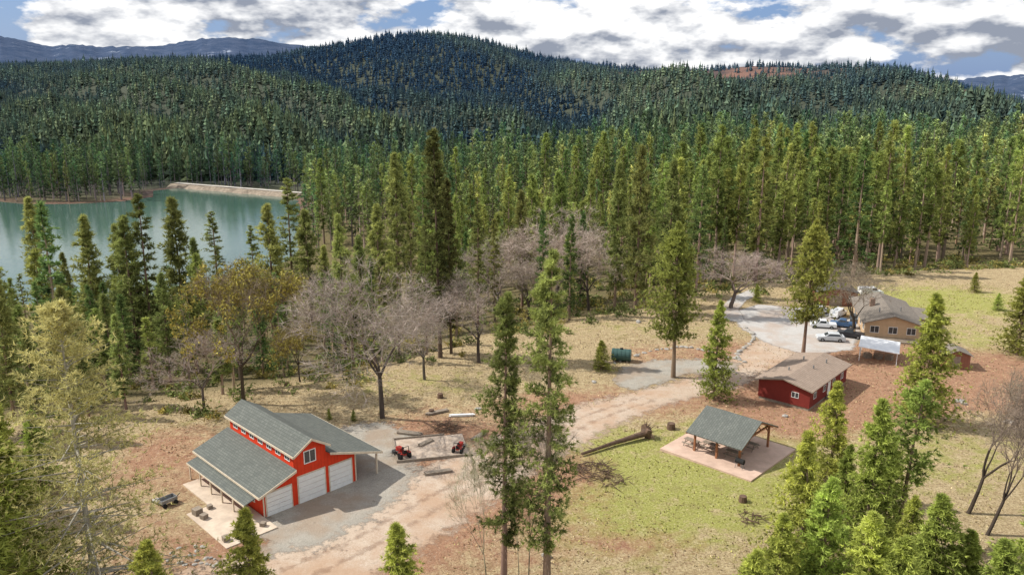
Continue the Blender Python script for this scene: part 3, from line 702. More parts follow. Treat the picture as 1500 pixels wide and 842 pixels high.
m_white = pm('white_paint', (.86,.86,.84), (.78,.78,.76), 2); m_cream = pm('cream_trim', (.72,.62,.48), None, 2); m_conc = pm('pale_concrete', (.66,.54,.42), (.50,.40,.31), .8, bump=.2)
m_glass = pm('dark_window_glass', (.03,.035,.04), (.05,.06,.07), 1, rough=.1, spec=.6); m_wood = pm('stained_timber', (.36,.16,.08), (.25,.11,.055), 3); m_gwood = pm('weathered_wood', (.33,.27,.21), (.22,.18,.14), 3)
m_pink = pm('pink_stained_concrete', (.64,.46,.36), (.51,.36,.28), .7); m_black = pm('black_rubber', (.02,.02,.02), None, 3); m_steel = pm('dull_steel', (.35,.35,.35), (.22,.22,.22), 4, metal=.4, rough=.5)
def slab(mb, x0, z0, x1, z1, y0, y1, th=.14):
    mb.prism([(x0, z0), (x1, z1), (x1, z1-th), (x0, z0-th)], y0, y1)
B = empty('barn', (-25.0, 72.7, Hs(-22, 80)), math.radians(45), "red barn with raised center roof and white garage doors", "barn")
MB().prism([(0,-.3),(11,-.3),(11,3.73),(7.4,4.72),(7.4,5.75),(5.5,6.9),(3.6,5.75),(3.6,4.1),(0,2.85)], 0, 14).obj('wall', m_red, B)
mb = MB(); slab(mb, 3.3, 5.74, 5.5, 7.1, -.6, 14.6); slab(mb, 5.5, 7.1, 7.7, 5.74, -.6, 14.6); mb.obj('roof', m_roof, B, label="raised center gable roof of gray shingles")
mb = MB(); slab(mb, -.7, 2.72, 3.58, 4.24, -.6, 14.6); mb.obj('roof', m_roof, B)
mb = MB(); slab(mb, 7.42, 4.95, 14.1, 2.85, -.8, 14.3); mb.obj('roof', m_roof, B, label="wide low roof covering the open carport")
mb = MB(); slab(mb, -1.9, 2.0, -.03, 2.5, .3, 13.6, .1); mb.obj('porch_roof', m_roof, B)
mb = MB()
def fas(x0, z0, x1, z1, y): mb.prism([(x0, z0-.003), (x1, z1-.003), (x1, z1-.26), (x0, z0-.26)], y, y+.06)
for q in ((3.3,5.74,5.49,7.09),(5.51,7.09,7.7,5.74),(-.7,2.72,3.55,4.22)): fas(*q, -.665)
fas(7.45, 4.94, 14.1, 2.85, -.865)
mb.box(-.77, -.6, 2.46, -.705, 14.6, 2.69); mb.box(14.105, -.8, 2.58, 14.17, 14.3, 2.83); mb.box(3.23, -.6, 5.5, 3.295, 14.6, 5.73); mb.box(-1.96, .3, 1.82, -1.905, 13.6, 1.99)
mb.obj('fascia', m_cream, B)
def garage_door(x0, w, h, y=-.03, par=B):
    d_ = MB(); n = 5
    for i in range(n): d_.box(x0, y-.05+(.0 if i % 2 else .004), i*h/n+.02, x0+w, y, (i+1)*h/n-.015)
    od = d_.obj('garage_door', m_white, par)
    f_ = MB(); f_.box(x0-.14, y-.03, 0, x0-.01, y+.028, h+.14); f_.box(x0+w+.01, y-.03, 0, x0+w+.14, y+.028, h+.14); f_.box(x0-.008, y-.03, h+.01, x0+w+.008, y+.028, h+.14)
    f_.obj('frame', m_cream, od)
garage_door(.35, 2.75, 2.5); garage_door(4.0, 3.1, 3.0); garage_door(7.75, 2.7, 2.9)
def window(par, c, w, h, axis='x', sgn=-1, fr=None, two=True, t=.09):
    x0, y0, z0 = c; g_ = MB(); f_ = MB()
    def bx(m_, a0, a1, b0, b1, d0, d1):
        if axis == 'x': m_.box(a0, min(y0+sgn*d0, y0+sgn*d1), b0, a1, max(y0+sgn*d0, y0+sgn*d1), b1)
        else: m_.box(min(x0+sgn*d0, x0+sgn*d1), a0, b0, max(x0+sgn*d0, x0+sgn*d1), a1, b1)
    cc = x0 if axis == 'x' else y0
    bx(g_, cc-w/2, cc+w/2, z0, z0+h, -.02, .025); wo = g_.obj('window', m_glass, par)
    bx(f_, cc-w/2-t, cc-w/2, z0-t, z0+h+t, -.02, .05); bx(f_, cc+w/2, cc+w/2+t, z0-t, z0+h+t, -.02, .05)
    bx(f_, cc-w/2, cc+w/2, z0+h, z0+h+t, -.02, .048); bx(f_, cc-w/2, cc+w/2, z0-t, z0, -.02, .055)
    if two: bx(f_, cc-.03, cc+.03, z0, z0+h, .0252, .045)
    f_.obj('frame', fr or m_white, wo)
window(B, (5.5, 0, 4.3), 1.25, 1.25)
for i in range(7): window(B, (3.6, 1.2+i*1.9, 4.75), .9, .4, 'y', -1, t=.06)
for i in range(3): window(B, (0, 2.5+i*4, 1.1), 1.2, .9, 'y', -1)
d_ = MB(); d_.box(-.05, 8.2, 0, .0, 9.2, 2.05); d_.obj('door', m_white, B)
for i in range(6): MB().beam((-1.75, .5+i*2.55, 0), (-1.75, .5+i*2.55, 1.93), .14).obj('post', m_cream, B)
for yy in (-.3, 4, 8.2, 12.2): MB().beam((13.6, yy, -.2), (13.6, yy, 2.85), .18).obj('post', m_cream, B)
for (x0, z1) in ((-.0, 2.8), (11.0, 3.65)):
    MB().box(x0-.07, -.06, 0, x0+.07, -.003, z1).obj('corner_board', m_cream, B)
c0 = MB(); c0.box(-3.0, 6.0, -.3, -.02, 12.5, .2); c0.box(-5.4, -2.8, -.3, -.1, 6.0, .2); c0.obj('porch_slab', m_conc, B)
rotb = math.radians(45)
def bl(x, y): c, s = math.cos(rotb), math.sin(rotb); return (B.location.x+x*c-y*s, B.location.y+x*s+y*c)
# pavilion
P_ = empty('pavilion', (26.2, 88.0, Hs(26, 88)), math.atan2(-.69, .72), "open timber picnic pavilion with gray roof on concrete pad", "pavilion")
MB().box(-6.2, -5.8, -.4, 5.6, 5.2, .22).obj('slab', m_pink, P_)
mb = MB()
mb.prismx([(-4.5, 2.75), (0, 4.75), (0, 4.63), (-4.5, 2.63)], -3.6, 3.6); mb.prismx([(0, 4.75), (4.5, 2.75), (4.5, 2.63), (0, 4.63)], -3.6, 3.6)
mb.obj('roof', m_roof, P_)
for xx in (-2.9, 0, 2.9):
    for yy in (-3.5, 3.5): MB().beam((xx, yy, .2), (xx, yy, 3.02), .22).obj('post', m_wood, P_)
mb = MB()
for yy in (-3.5, 3.5): mb.beam((-3.4, yy, 2.98), (3.4, yy, 2.98), .2)
for xx in (-2.9, 0, 2.9):
    mb.beam((xx, -3.38, 3.0), (xx, 3.38, 3.0), .18); mb.beam((xx, 0, 3.1), (xx, 0, 4.55), .16)
    for sg in (-1, 1):
        mb.beam((xx, sg*3.9, 2.85), (xx, sg*.1, 4.52), .15); mb.beam((xx, sg*3.4, 2.2), (xx, sg*2.7, 2.9), .12); mb.beam((xx, sg*1.4, 3.1), (xx, sg*.1, 4.1), .1)
for xx in (-3.5, 3.5):
    for sg in (-1, 1): mb.beam((xx, sg*4.5, 2.6), (xx, sg*.05, 4.57), .17)
mb.obj('truss', m_wood, P_)
rot = P_.rotation_euler[2]
def local(P_, x, y): c, s = math.cos(rot), math.sin(rot); return (P_.location.x+x*c-y*s, P_.location.y+x*s+y*c)
def picnic_table(x, y, rz, z):
    e = empty('picnic_table', (x, y, z), rz, "wooden picnic table with benches on the pavilion pad", "picnic table", "picnic tables under the pavilion")
    t = MB()
    for i in range(5): t.box(-.9, -.38+i*.155, .72, .9, -.24+i*.155, .77)
    t.obj('table_top', m_gwood, e)
    for sg in (-1, 1): MB().box(-.9, sg*.72-.13, .42, .9, sg*.72+.13, .46).obj('bench', m_gwood, e)
    l_ = MB()
    for xx in (-.65, .65):
        l_.beam((xx, -.78, 0), (xx, -.25, .72), .07); l_.beam((xx, .78, 0), (xx, .25, .72), .07); l_.beam((xx, -.8, .385), (xx, .8, .385), .07)
    l_.obj('leg', m_gwood, e)
for (lx, ly) in ((-1.8, -1.8), (1.3, -1.9), (-1.7, 1.5), (1.6, 1.6), (-3.9, -2.5)):
    q = local(P_, lx, ly); picnic_table(q[0], q[1], rot+random.uniform(-.1, .1), P_.location.z+.22)
q = local(P_, 3.2, -3.9)
gr = empty('barbecue_grill', (q[0], q[1], P_.location.z+.22), rot, "black barrel barbecue grill on the concrete pad", "grill")
g_ = MB(); g_.beam((-.5, 0, .85), (.5, 0, .85), .6, 12); g_.obj('lid', m_black, gr)
g_ = MB(); [g_.beam((a_, b_, 0), (a_*.8, b_*.6, .7), .05) for a_ in (-.45, .45) for b_ in (-.25, .25)]; g_.obj('leg', m_steel, gr)
# red cabin
Cb = empty('cabin', (34.3, 104.5, Hs(41, 106)), math.atan2(-.66, .75), "dark red single-storey cabin with tan shingle roof", "house")
MB().box(.1, .1, -.4, 7.1, 13.7, .45).obj('foundation', m_gwood, Cb)
MB().prism([(0, .4), (7.2, .4), (7.2, 3.0), (3.6, 3.75), (0, 3.0)], 0, 13.8).obj('wall', m_dred, Cb)
mb = MB(); slab(mb, -.5, 2.98, 3.6, 3.9, -.5, 14.3); slab(mb, 3.6, 3.9, 7.7, 2.98, -.5, 14.3); ro = mb.obj('roof', m_broof, Cb)
for (a_, b_) in ((2.5, 4), (4.8, 7), (2.2, 10), (5.2, 10.8)):
    MB().beam((a_, b_, 3.4), (a_, b_, 4.1), .22, 8).obj('vent', m_steel, ro)
mb = MB(); 
for sg, (xa, xb) in ((0, (-.5, 3.59)), (1, (3.61, 7.7))):
    za, zb = (2.977, 3.897) if not sg else (3.897, 2.977); mb.prism([(xa, za), (xb, zb), (xb, zb-.16), (xa, za-.16)], -.56, -.505)
mb.obj('fascia', m_gwood, Cb)
window(Cb, (5.2, 0, 1.5), .9, .7, t=.05)
for yy in (1.8, 5.2, 8.6, 11.9): window(Cb, (7.2, yy, 1.4), .9, .8, 'y', 1, t=.05)
mb = MB(); mb.box(7.2, 6.4, .5, 7.25, 7.4, 2.55); mb.obj('door', m_white, Cb)
mb = MB(); mb.box(7.26, 6.0, -.2, 8.6, 7.8, .42); mb.box(8.6, 6.2, -.2, 9.0, 7.6, .2); mb.obj('step', m_gwood, Cb)
# tan house
hx, hy = site(1266, 494)
Hh = empty('house', (hx, hy, Hs(hx, hy)), math.atan2(-.26, .96), "long low tan house with gray-brown gable roof", "house"); Hh.scale = (.88, .95, 1)
MB().prism([(0,-.4),(10,-.4),(10,2.8),(5,4.1),(0,2.8)], 0, 17).obj('wall', m_tan, Hh); MB().box(10.003, 6, -.4, 14, 14, 2.3).obj('wall', m_tan, Hh)
mb = MB(); slab(mb, -.7, 2.75, 5, 4.25, -.7, 17.7); slab(mb, 5, 4.25, 10.7, 2.75, -.7, 17.7); r1 = mb.obj('roof', m_groof, Hh)
mb = MB(); mb.prism([(9.9, 2.62), (14.6, 2.3), (14.6, 2.18), (9.9, 2.5)], 5.5, 14.5); mb.obj('roof', m_groof, Hh)
MB().box(2.0, 8.5, 3.0, 2.9, 9.6, 4.9).obj('chimney', pm('brick_chimney', (.3,.2,.15), None, 4), r1)
for (a_, b_) in ((3.2, 12.5), (7.2, 5.5), (3.0, 4.0)): MB().beam((a_, b_, 3.3), (a_, b_, 4.5), .25, 8).obj('vent', m_steel, r1)
for xx in (1.7, 5.0, 8.3): window(Hh, (xx, 0, 1.0), 1.5, 1.1, t=.07)
for yy in (2, 5.5, 9, 12.5): window(Hh, (0, yy, 1.0), 1.3, 1.1, 'y', -1, t=.07)
window(Hh, (12, 6, 1.0), 1.1, .9, t=.07)
mb = MB(); mb.box(.3, -2.4, -.3, 9.7, -.05, .2); mb.obj('deck', m_gwood, Hh)
# outbuildings
def shed(px, py, rz, w, d, h, rise, mw, mr, name, label, cat='shed'):
    x_, y_ = site(px, py); e = empty(name, (x_, y_, Hs(x_, y_)), rz, label, cat)
    MB().prism([(0, -.3), (w, -.3), (w, h), (w/2, h+rise), (0, h)], 0, d).obj('wall', mw, e)
    mb = MB(); sl = rise/(w/2); slab(mb, -.35, h-.35*sl+.13, w/2, h+rise+.13, -.35, d+.35, .1); slab(mb, w/2, h+rise+.13, w+.35, h-.35*sl+.13, -.35, d+.35, .1); mb.obj('roof', mr, e)
    MB().box(w*.3, -.05, 0, w*.62, -.002, 2.05).obj('door', m_gwood if mw != m_gwood else m_white, e); return e
m_rb = siding('red_brown_siding', (.30,.13,.085)); m_dkroof = shingle('dark_gray_shingle', (.13,.12,.115), (.10,.095,.09))
e = shed(1197, 447, -.15, 7.5, 7, 2.7, .8, m_rb, m_dkroof, 'garage', "low red-brown garage with dark roof beside parking yard", 'garage')
window(e, (6.3, 0, 1.2), .9, .8)
e = shed(1382, 540, -.2, 3.6, 3.2, 2.3, .7, m_rb, m_groof, 'shed', "small red-brown garden shed beside the lawn")
x_, y_ = site(1258, 528)
e = empty('carport', (x_, y_, Hs(x_, y_)), math.atan2(-.45, .9), "open carport with flat bright white metal roof", "carport"); e.scale = (.88, .9, .9)
mb = MB(); pr = [(-.3,2.75),(6.4,2.35)]
mb.prism(pr+[(a_, b_-.1) for a_, b_ in pr[::-1]], -.4, 6.8); mb.obj('roof', pm('white_metal', (.85,.85,.86), (.75,.76,.78), 1, rough=.45), e)
for xx, hh in ((0, 2.6), (6.1, 2.25)):
    for yy in (0, 3.2, 6.4): MB().beam((xx, yy, -.1), (xx, yy, hh), .12).obj('post', m_white, e)
def crate(x, y, z, rz, s_, label, grp):
    e2 = empty('storage_crate', (x, y, z), rz, label, "crate", grp); e2.scale = (s_,)*3
    c_ = MB(); [c_.box(-.5, -.5, .03+j*.2, .5, .5, .2+j*.2) for j in range(4)]; c_.obj('crate_body', m_gwood, e2)
for i in range(3): crate(x_+2+i*1.5, y_+1.5-.5*i, Hs(x_, y_), .4*i, 1, "weathered wooden storage crate under the carport", "crates under the carport")
for (lx, ly, s_) in ((-4.6, 5.2, .8), (-4.5, 3.9, .6), (-1.0, -1.6, .5), (-4.8, -1.5, .6), (-3.2, 5.4, .5)):
    q = bl(lx, ly); crate(q[0], q[1], B.location.z+.2, rotb+lx, s_, "small weathered crate on the barn porch slab", "crates on the porch slab")

# ------------------------------------------------------------------ vehicles
def vehicle(px, py, rz, paint, kind, label, cat, sc=1.0):
    x_, y_ = site(px, py); e = empty({'car': 'parked_car', 'truck': 'pickup_truck', 'van': 'utility_truck'}[kind], (x_, y_, Hs(x_, y_)+.04), rz, label, cat, "vehicles parked in the gravel yard")
    e.scale = (sc,)*3
    w = .9 if kind == 'car' else 1.0
    m = MB(); g_ = MB()
    if kind == 'car':
        m.prism([(-2.3,.3),(2.25,.3),(2.3,.6),(2.15,.82),(1.1,.95),(-2.1,1.0),(-2.3,.85)], -w, w)
        lo, hi = (1.1,-1.95,.955), (.35,-1.35,1.42)
    elif kind == 'truck':
        m.prism([(-2.8,.45),(2.7,.45),(2.75,.8),(2.65,1.05),(1.35,1.18),(-2.8,1.18)], -w, w)
        lo, hi = (1.3,-.8,1.18), (.6,-.65,1.85)
    else:
        m.prism([(-3.2,.5),(3.0,.5),(3.05,.9),(2.9,1.15),(1.7,1.3),(-3.2,1.3)], -w, w)
        lo, hi = (1.65,-.2,1.3), (1.0,-.1,2.1)
        m.box(-3.15, -w-.05, .9, -.35, -.35, 2.15); m.box(-3.15, .35, .9, -.35, w+.05, 2.15); m.box(-3.1, -.8, 2.25, 1.2, -.72, 2.31); m.box(-3.1, .72, 2.25, 1.2, .8, 2.31)
        for xx in (-3.0, -1.0, .8):
            m.box(xx, -.72, 2.2, xx+.06, .72, 2.26)
            for yy in (-.78, .78): m.box(xx, yy-.03, 2.0, xx+.06, yy+.03, 2.25)
    i1, i2 = w-.04, w-.2
    m.add([(lo[0],-i1,lo[2]),(lo[0],i1,lo[2]),(lo[1],i1,lo[2]),(lo[1],-i1,lo[2]),(hi[0],-i2,hi[2]),(hi[0],i2,hi[2]),(hi[1],i2,hi[2]),(hi[1],-i2,hi[2])], [(4,5,6,7),(0,1,5,4),(1,2,6,5),(2,3,7,6),(3,0,4,7)])
    m.obj('body', paint, e)
    def lerp(a, b, t): return tuple(p+(q-p)*t for p, q in zip(a, b))
    Lc = [(lo[0],-i1,lo[2]),(lo[0],i1,lo[2]),(lo[1],i1,lo[2]),(lo[1],-i1,lo[2])]; Hc = [(hi[0],-i2,hi[2]),(hi[0],i2,hi[2]),(hi[1],i2,hi[2]),(hi[1],-i2,hi[2])]
    for i in range(4):
        a_, b_, c_, d_ = Lc[i], Lc[(i+1) % 4], Hc[(i+1) % 4], Hc[i]
        q = [lerp(lerp(a_, b_, s_), lerp(d_, c_, s_), t_) for s_, t_ in ((.08,.15),(.92,.15),(.92,.88),(.08,.88))]
        n_ = (Vector(q[1])-Vector(q[0])).cross(Vector(q[3])-Vector(q[0])).normalized()*.012
        cen = Vector(((lo[0]+lo[1])/2, 0, lo[2]))
        if n_.dot(Vector(q[0])-cen) < 0: n_ = -n_
        gg = MB(); gg.add([Vector(p)+n_ for p in q], [(0,1,2,3)]); gg.obj('window', m_glass, e)
    wb = {'car': (1.4,-1.4,.33), 'truck': (1.8,-1.75,.4), 'van': (2.1,-2.0,.42)}[kind]
    for xx in wb[:2]:
        for sg in (-1, 1):
            q = MB(); q.beam((xx, sg*(w-.2), wb[2]), (xx, sg*(w+.03), wb[2]), wb[2]*2, 14); wo = q.obj('wheel', m_black, e)
            q = MB(); q.beam((xx, sg*(w+.03), wb[2]), (xx, sg*(w+.045), wb[2]), wb[2]*1.1, 10); q.obj('rim', m_steel, wo)
    fx_ = {'car': 2.3, 'truck': 2.76, 'van': 3.06}[kind]; fz = {'car': .65, 'truck': .85, 'van': .95}[kind]
    for sg in (-1, 1): MB().box(fx_-.12, sg*(w-.25)-.15, fz-.08, fx_+.01, sg*(w-.25)+.15, fz+.08).obj('headlight', m_white, e)
p_w = pm('white_car_paint', (.82,.83,.84), (.76,.77,.78), 1, rough=.3, spec=.5); p_b = pm('black_car_paint', (.03,.03,.035), None, 1, rough=.3, spec=.5); p_s = pm('silver_car_paint', (.6,.62,.64), None, 1, rough=.3, spec=.5); p_g = pm('dark_gray_paint', (.10,.11,.12), None, 1, rough=.3); p_bl = pm('blue_car_paint', (.05,.12,.25), None, 1, rough=.3, spec=.5)
UT = "white utility truck with side boxes and ladder rack"
vehicle(1198, 461, .6, p_w, 'van', UT, "truck", .8)
vehicle(1228, 464, .8, p_w, 'van', "white utility truck with ladder rack beside bare oak", "truck", .75)
vehicle(1205, 480, 2.9, p_w, 'truck', "white pickup truck in the gravel yard", "pickup truck", .8)
vehicle(1234, 479, 2.7, p_bl, 'truck', "blue pickup truck beside the bare oak", "pickup truck", .8)
vehicle(1216, 499, 2.95, p_s, 'car', "pale silver car parked on gravel", "car")
vehicle(1245, 494, 2.6, p_b, 'truck', "black pickup truck beside the bare oak", "pickup truck", .8)
vehicle(1252, 470, 1.2, p_g, 'car', "dark gray car beside the tan house", "car", .95)
vehicle(1275, 432, .1, p_w, 'van', "white utility truck behind the red-brown garage", "truck", .8)

# tank
x_, y_ = site(910, 529); e = empty('water_tank', (x_, y_, Hs(x_, y_)), -.25, "dark green ribbed horizontal water tank beside the driveway", "water tank")
mb = MB(); mb.beam((-1.5, 0, 1.05), (1.5, 0, 1.05), 1.9, 20)
for i in range(5): mb.beam((-1.3+i*.62, 0, 1.05), (-1.2+i*.62, 0, 1.05), 2.0, 20)
mb.obj('tank_body', pm('green_tank', (.06,.12,.11), (.04,.09,.08), 2, rough=.5), e)
mb = MB(); [mb.box(a_-.12, -.8, -.1, a_+.12, .8, .3) for a_ in (-1, 1)]; mb.obj('cradle', m_gwood, e)
MB().beam((0, 0, 1.9), (0, 0, 2.15), .5, 12).obj('hatch', m_black, e)

# concrete pad with small tractors and lumber beside the barn
x_, y_ = site(632, 656); e = empty('concrete_pad', (x_, y_, Hs(x_, y_)), .22, "dusty pale concrete pad edged with timbers on dirt", "concrete pad")
MB().box(-4.2, -3.0, -.3, 4.2, 3.0, .1).obj('slab', pm('dusty_concrete', (.54,.44,.35), (.38,.29,.22), .9, bump=.2), e)
mb = MB(); mb.box(-4.4, -3.2, -.2, 4.4, -3.02, .28); mb.box(-4.4, 3.02, -.2, 2.0, 3.2, .28); mb.box(-4.4, -3.0, -.2, -4.22, 3.0, .28); mb.obj('timber_edge', m_gwood, e)
p_red = pm('faded_red_paint', (.45,.03,.02), (.3,.03,.02), 2, rough=.5)
def tractor(px, py, rz, label, sc=1.0):
    x_, y_ = site(px, py); e = empty('tractor', (x_, y_, Hs(x_, y_)+.02), rz, label, "tractor"); e.scale = (sc,)*3
    mb = MB(); mb.prism([(.1,.7),(1.5,.65),(1.55,1.15),(1.4,1.3),(.2,1.35)], -.32, .32); mb.box(-.8, -.25, .6, .1, .25, .85); mb.box(-1.0, -.85, 1.0, -.2, -.5, 1.06); mb.box(-1.0, .5, 1.0, -.2, .85, 1.06); mb.obj('body', p_red, e)
    mb = MB(); mb.box(-.75, -.25, .86, -.3, .25, .96); mb.box(-.8, -.25, .97, -.7, .25, 1.4); mb.obj('seat', m_black, e)
    mb = MB(); [mb.beam((-.95, s_*.5, .9), (-.95, s_*.5, 2.0), .07) for s_ in (-1, 1)]; mb.beam((-.95, -.5, 2.0), (-.95, .5, 2.0), .07); mb.obj('roll_bar', m_black, e)
    mb = MB(); mb.beam((.1, 0, 1.35), (-.15, 0, 1.55), .05, 6); mb.beam((-.13, 0, 1.53), (-.17, 0, 1.57), .38, 12); mb.obj('steering_wheel', m_black, e)
    for sg in (-1, 1):
        mb = MB(); mb.beam((-.6, sg*.55, .55), (-.6, sg*.88, .55), 1.1, 16); mb.obj('wheel', m_black, e)
        mb = MB(); mb.beam((1.15, sg*.45, .34), (1.15, sg*.68, .34), .68, 14); mb.obj('wheel', m_black, e)
    mb = MB(); mb.prism([(1.9,.15),(2.5,.12),(2.5,.2),(2.0,.22),(2.0,.65),(1.9,.65)], -.75, .75); mb.beam((.4, -.5, .9), (1.95, -.5, .45), .1); mb.beam((.4, .5, .9), (1.95, .5, .45), .1); mb.obj('loader_bucket', m_steel, e)
tractor(590, 670, 2.2, "small red tractor with front loader beside the pad", .8); tractor(672, 662, 1.3, "small red and black tractor at the pad edge", .7)
def plank_stack(px, py, rz, L_, label, m_, n=5):
    x_, y_ = site(px, py); e = empty('plank_stack', (x_, y_, Hs(x_, y_)+.03), rz, label, "lumber")
    mb = MB()
    for i in range(n):
        for j in range(2): o_ = random.uniform(-.2, .2); mb.box(-L_/2+o_, -.5+i*.22, .05+j*.12, L_/2+o_, -.3+i*.22, .15+j*.12)
    mb.obj('plank', m_, e)
plank_stack(676, 609, .1, 3.2, "short stack of pale lumber on the ground", m_white, 2); plank_stack(640, 605, .5, 3, "weathered planks lying on dry grass", m_gwood, 3)
plank_stack(640, 692, .3, 3, "weathered planks lying on bare dirt", m_gwood, 3); plank_stack(600, 636, -.3, 3, "weathered planks lying on bare dirt", m_gwood, 4); plank_stack(700, 640, 1.0, 2.4, "weathered planks lying on bare dirt", m_gwood, 3); plank_stack(622, 650, .9, 2.2, "weathered planks lying on the dusty pad", m_gwood, 3)
# fallen log + root ball
m_log = pm('dead_log', (.17,.105,.07), (.09,.06,.042), 2, bump=.5)
xa, ya = site(852, 668); xb, yb = site(946, 640)
e = empty('fallen_log', (xa, ya, Hs(xa, ya)), math.atan2(yb-ya, xb-xa), "long fallen dead tree with upturned root ball", "fallen log")
Ll = math.hypot(xb-xa, yb-ya); mb = MB(); mb.beam((0, 0, .3), (Ll*.5, .2, .38), .32, 9, .5); mb.beam((Ll*.5, .2, .38), (Ll, 0, .55), .5, 9, .8)
for i in range(7): t_ = random.uniform(.05, .7)*Ll; mb.beam((t_, 0, .4), (t_-1, random.uniform(-1.6, 1.6), random.uniform(.1, 1.2)), .08, 5, .02)
mb.obj('trunk', m_log, e)
mb = MB(); mb.blob((Ll+.2, 0, .7), (.45, .9, .8), 3, 2, .35)
for i in range(44):
    an = random.uniform(0, 6.28); r_ = random.uniform(.8, 1.7); mb.beam((Ll+.1, .5*math.cos(an), .7+.5*math.sin(an)), (Ll+random.uniform(-.2, .8), r_*math.cos(an), max(.05, .7+r_*math.sin(an))), .15, 5, .03)
mb.obj('root_ball', m_log, e)
# brush piles, stumps, rocks
def brush_pile(px, py, r, n, label):
    x_, y_ = site(px, py); mb = MB()
    for i in range(n):
        an = random.uniform(0, 6.28); rr = r*math.sqrt(random.random()); a_ = random.uniform(0, 6.28); l_ = random.uniform(.6, 1.8)
        p = (rr*math.cos(an), rr*math.sin(an), .1+.9*(1-rr/r)*random.random()); mb.beam(p, (p[0]+l_*math.cos(a_), p[1]+l_*math.sin(a_), max(.03, p[2]+random.uniform(-.4, .5))), random.uniform(.03, .09), 4, .02)
    o_ = mb.obj('brush_pile', m_log); o_.location = (x_, y_, Hs(x_, y_)); o_["label"] = label; o_["category"] = "brush pile"
brush_pile(868, 690, 2.2, 130, "heap of cut branches on the grass"); brush_pile(655, 628, 1.6, 90, "small heap of broken sticks on dirt"); brush_pile(900, 705, 1.6, 40, "small heap of broken sticks on grass"); brush_pile(1100, 760, 1.3, 30, "small heap of broken sticks on grass")
m_st = pm('gray_rock', (.46,.43,.39), (.28,.26,.23), 2, bump=.5)
rocks = []
for i in range(4): rocks.append(MB().blob((0, 0, .5), (1, .8, .6), 30+i, 2, .16).mesh('rock', m_st))
def rockat(px, py, s_, label="pale gray boulder resting on the ground", grp="scattered rocks"):
    x_, y_ = site(px, py); o_ = obj('rock', random.choice(rocks)); o_.location = (x_, y_, Hs(x_, y_)-.25*s_); o_.scale = (s_, s_*random.uniform(.7, 1.1), s_*random.uniform(.6, 1)); o_.rotation_euler = (0, 0, random.uniform(0, 6.28))
    o_["label"] = label; o_["category"] = "rock"; o_["group"] = grp
for i in range(26):
    t_ = i/25; rockat(900+190*t_+random.uniform(-2, 2), 533-22*math.sin(t_*math.pi)-2*t_+random.uniform(-1, 1), random.uniform(.25, .5), "small stone edging the gravel loop", "stones edging the driveway")
for i in range(16): t_ = i/15; rockat(1092+12*math.sin(t_*5), 480+45*t_, random.uniform(.3, .6), "small stone edging the yard", "stones edging the driveway")
for i in range(24): rockat(random.uniform(235, 320), random.uniform(800, 830), random.uniform(.12, .32), "pale broken stone beside the porch slab")
for p in [(985,478,.9),(935,472,.7),(1405,588,.8),(1412,592,.5),(1150,610,.4),(700,600,.5),(870,560,.5),(1300,600,.6),(230,735,.6),(1480,620,.8),(800,815,.5),(935,850,.5)]: rockat(*p)
for p in [(983,627,.5),(645,583,.4),(632,606,.35),(1088,735,.4),(420,560,.4)]:
    x_, y_ = site(p[0], p[1]); mb = MB(); mb.beam((0, 0, -.1), (0, 0, p[2]*1.6), p[2]*2.3, 11, p[2]*1.9); o_ = mb.obj('tree_stump', m_log); o_.location = (x_, y_, Hs(x_, y_)); o_["label"] = "dark cut tree stump on dry grass"; o_["category"] = "tree stump"
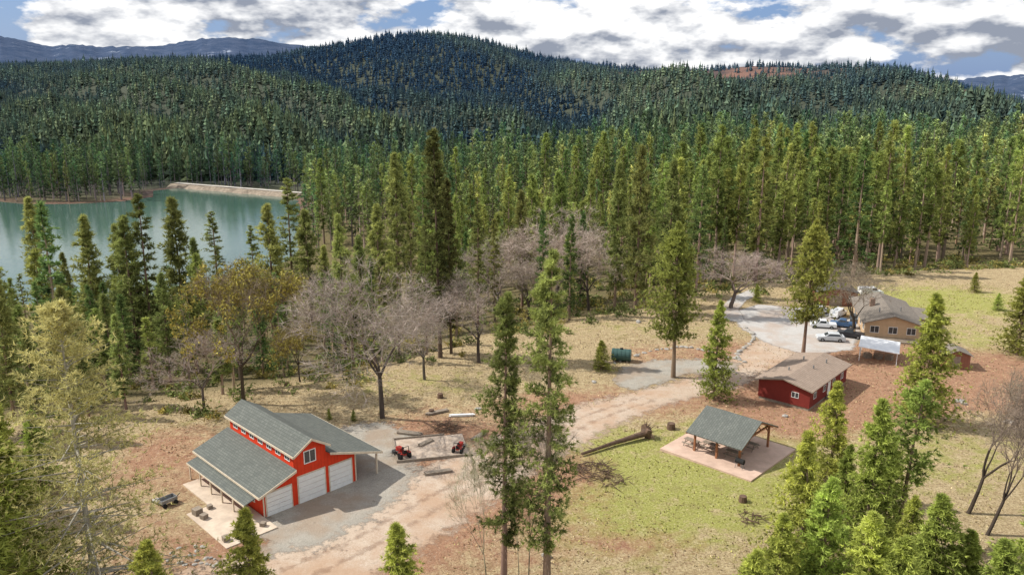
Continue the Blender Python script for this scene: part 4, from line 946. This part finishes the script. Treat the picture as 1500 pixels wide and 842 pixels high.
# utility cart
x_, y_ = site(246, 738); e = empty('utility_cart', (x_, y_, Hs(x_, y_)), .9, "small gray four-wheel cart beside the barn porch", "cart")
mb = MB(); mb.box(-1, -.6, .5, 1, .6, .56); mb.box(-1, -.6, .56, -.95, .6, .95); mb.box(.95, -.6, .56, 1, .6, .95); mb.box(-.94, -.6, .56, .94, -.55, .95); mb.box(-.94, .55, .56, .94, .6, .95); mb.obj('tray', m_steel, e)
for xx in (-.7, .7):
    for sg in (-1, 1): mb = MB(); mb.beam((xx, sg*.62, .28), (xx, sg*.78, .28), .56, 12); mb.obj('wheel', m_black, e)
mb = MB(); mb.beam((1, 0, .5), (1.7, 0, .9), .06); mb.obj('handle', m_black, e); e.scale = (.85,)*3

# ------------------------------------------------------------------ light + sky
SUN = Vector((-.85, .15, 0)).normalized(); el = math.radians(46)
S3 = Vector((SUN.x*math.cos(el), SUN.y*math.cos(el), math.sin(el)))
ld = bpy.data.lights.new('sun', 'SUN'); ld.energy = 5.0; ld.angle = math.radians(.5); ld.color = (1, .96, .88)
lo_ = bpy.data.objects.new('sun', ld); COL.objects.link(lo_); lo_.rotation_euler = S3.to_track_quat('Z', 'Y').to_euler()
w = bpy.data.worlds.new("World"); scene.world = w; w.use_nodes = True; nt = w.node_tree; nt.nodes.clear()
out = N(nt, 'ShaderNodeOutputWorld'); bg = N(nt, 'ShaderNodeBackground'); bg.inputs[1].default_value = .15
sky = N(nt, 'ShaderNodeTexSky'); sky.sky_type = 'NISHITA'; sky.sun_disc = False; sky.sun_elevation = el; sky.sun_rotation = math.atan2(SUN.x, SUN.y)
tc = N(nt, 'ShaderNodeTexCoord')
def mapped(off):
    mp = N(nt, 'ShaderNodeMapping'); mp.inputs['Scale'].default_value = (3.9, 3.9, 9.0); mp.inputs['Location'].default_value = (2.3, .9, .2+off)
    nt.links.new(tc.outputs['Generated'], mp.inputs[0]); return mp.outputs[0]
nA = noise(nt, 1.9, 7, .56, mapped(0)); nB = noise(nt, 3.2, 4, .6, mapped(0)); nC = noise(nt, 1.9, 5, .56, mapped(.13))
shade = math_(nt, 'ADD', math_(nt, 'MULTIPLY', math_(nt, 'SUBTRACT', nC, nA), 2.8), math_(nt, 'MULTIPLY', nB, 1.0))
cl = mixc(nt, mrange(nt, shade, .34, .74), (7.4,7.4,7.4), (2.1,2.35,2.9))
blue = mixc(nt, .75, sky.outputs[0], (1.0,1.9,4.0))
nt.links.new(mixc(nt, mrange(nt, nA, .395, .445), blue, cl), bg.inputs[0]); nt.links.new(bg.outputs[0], out.inputs[0])
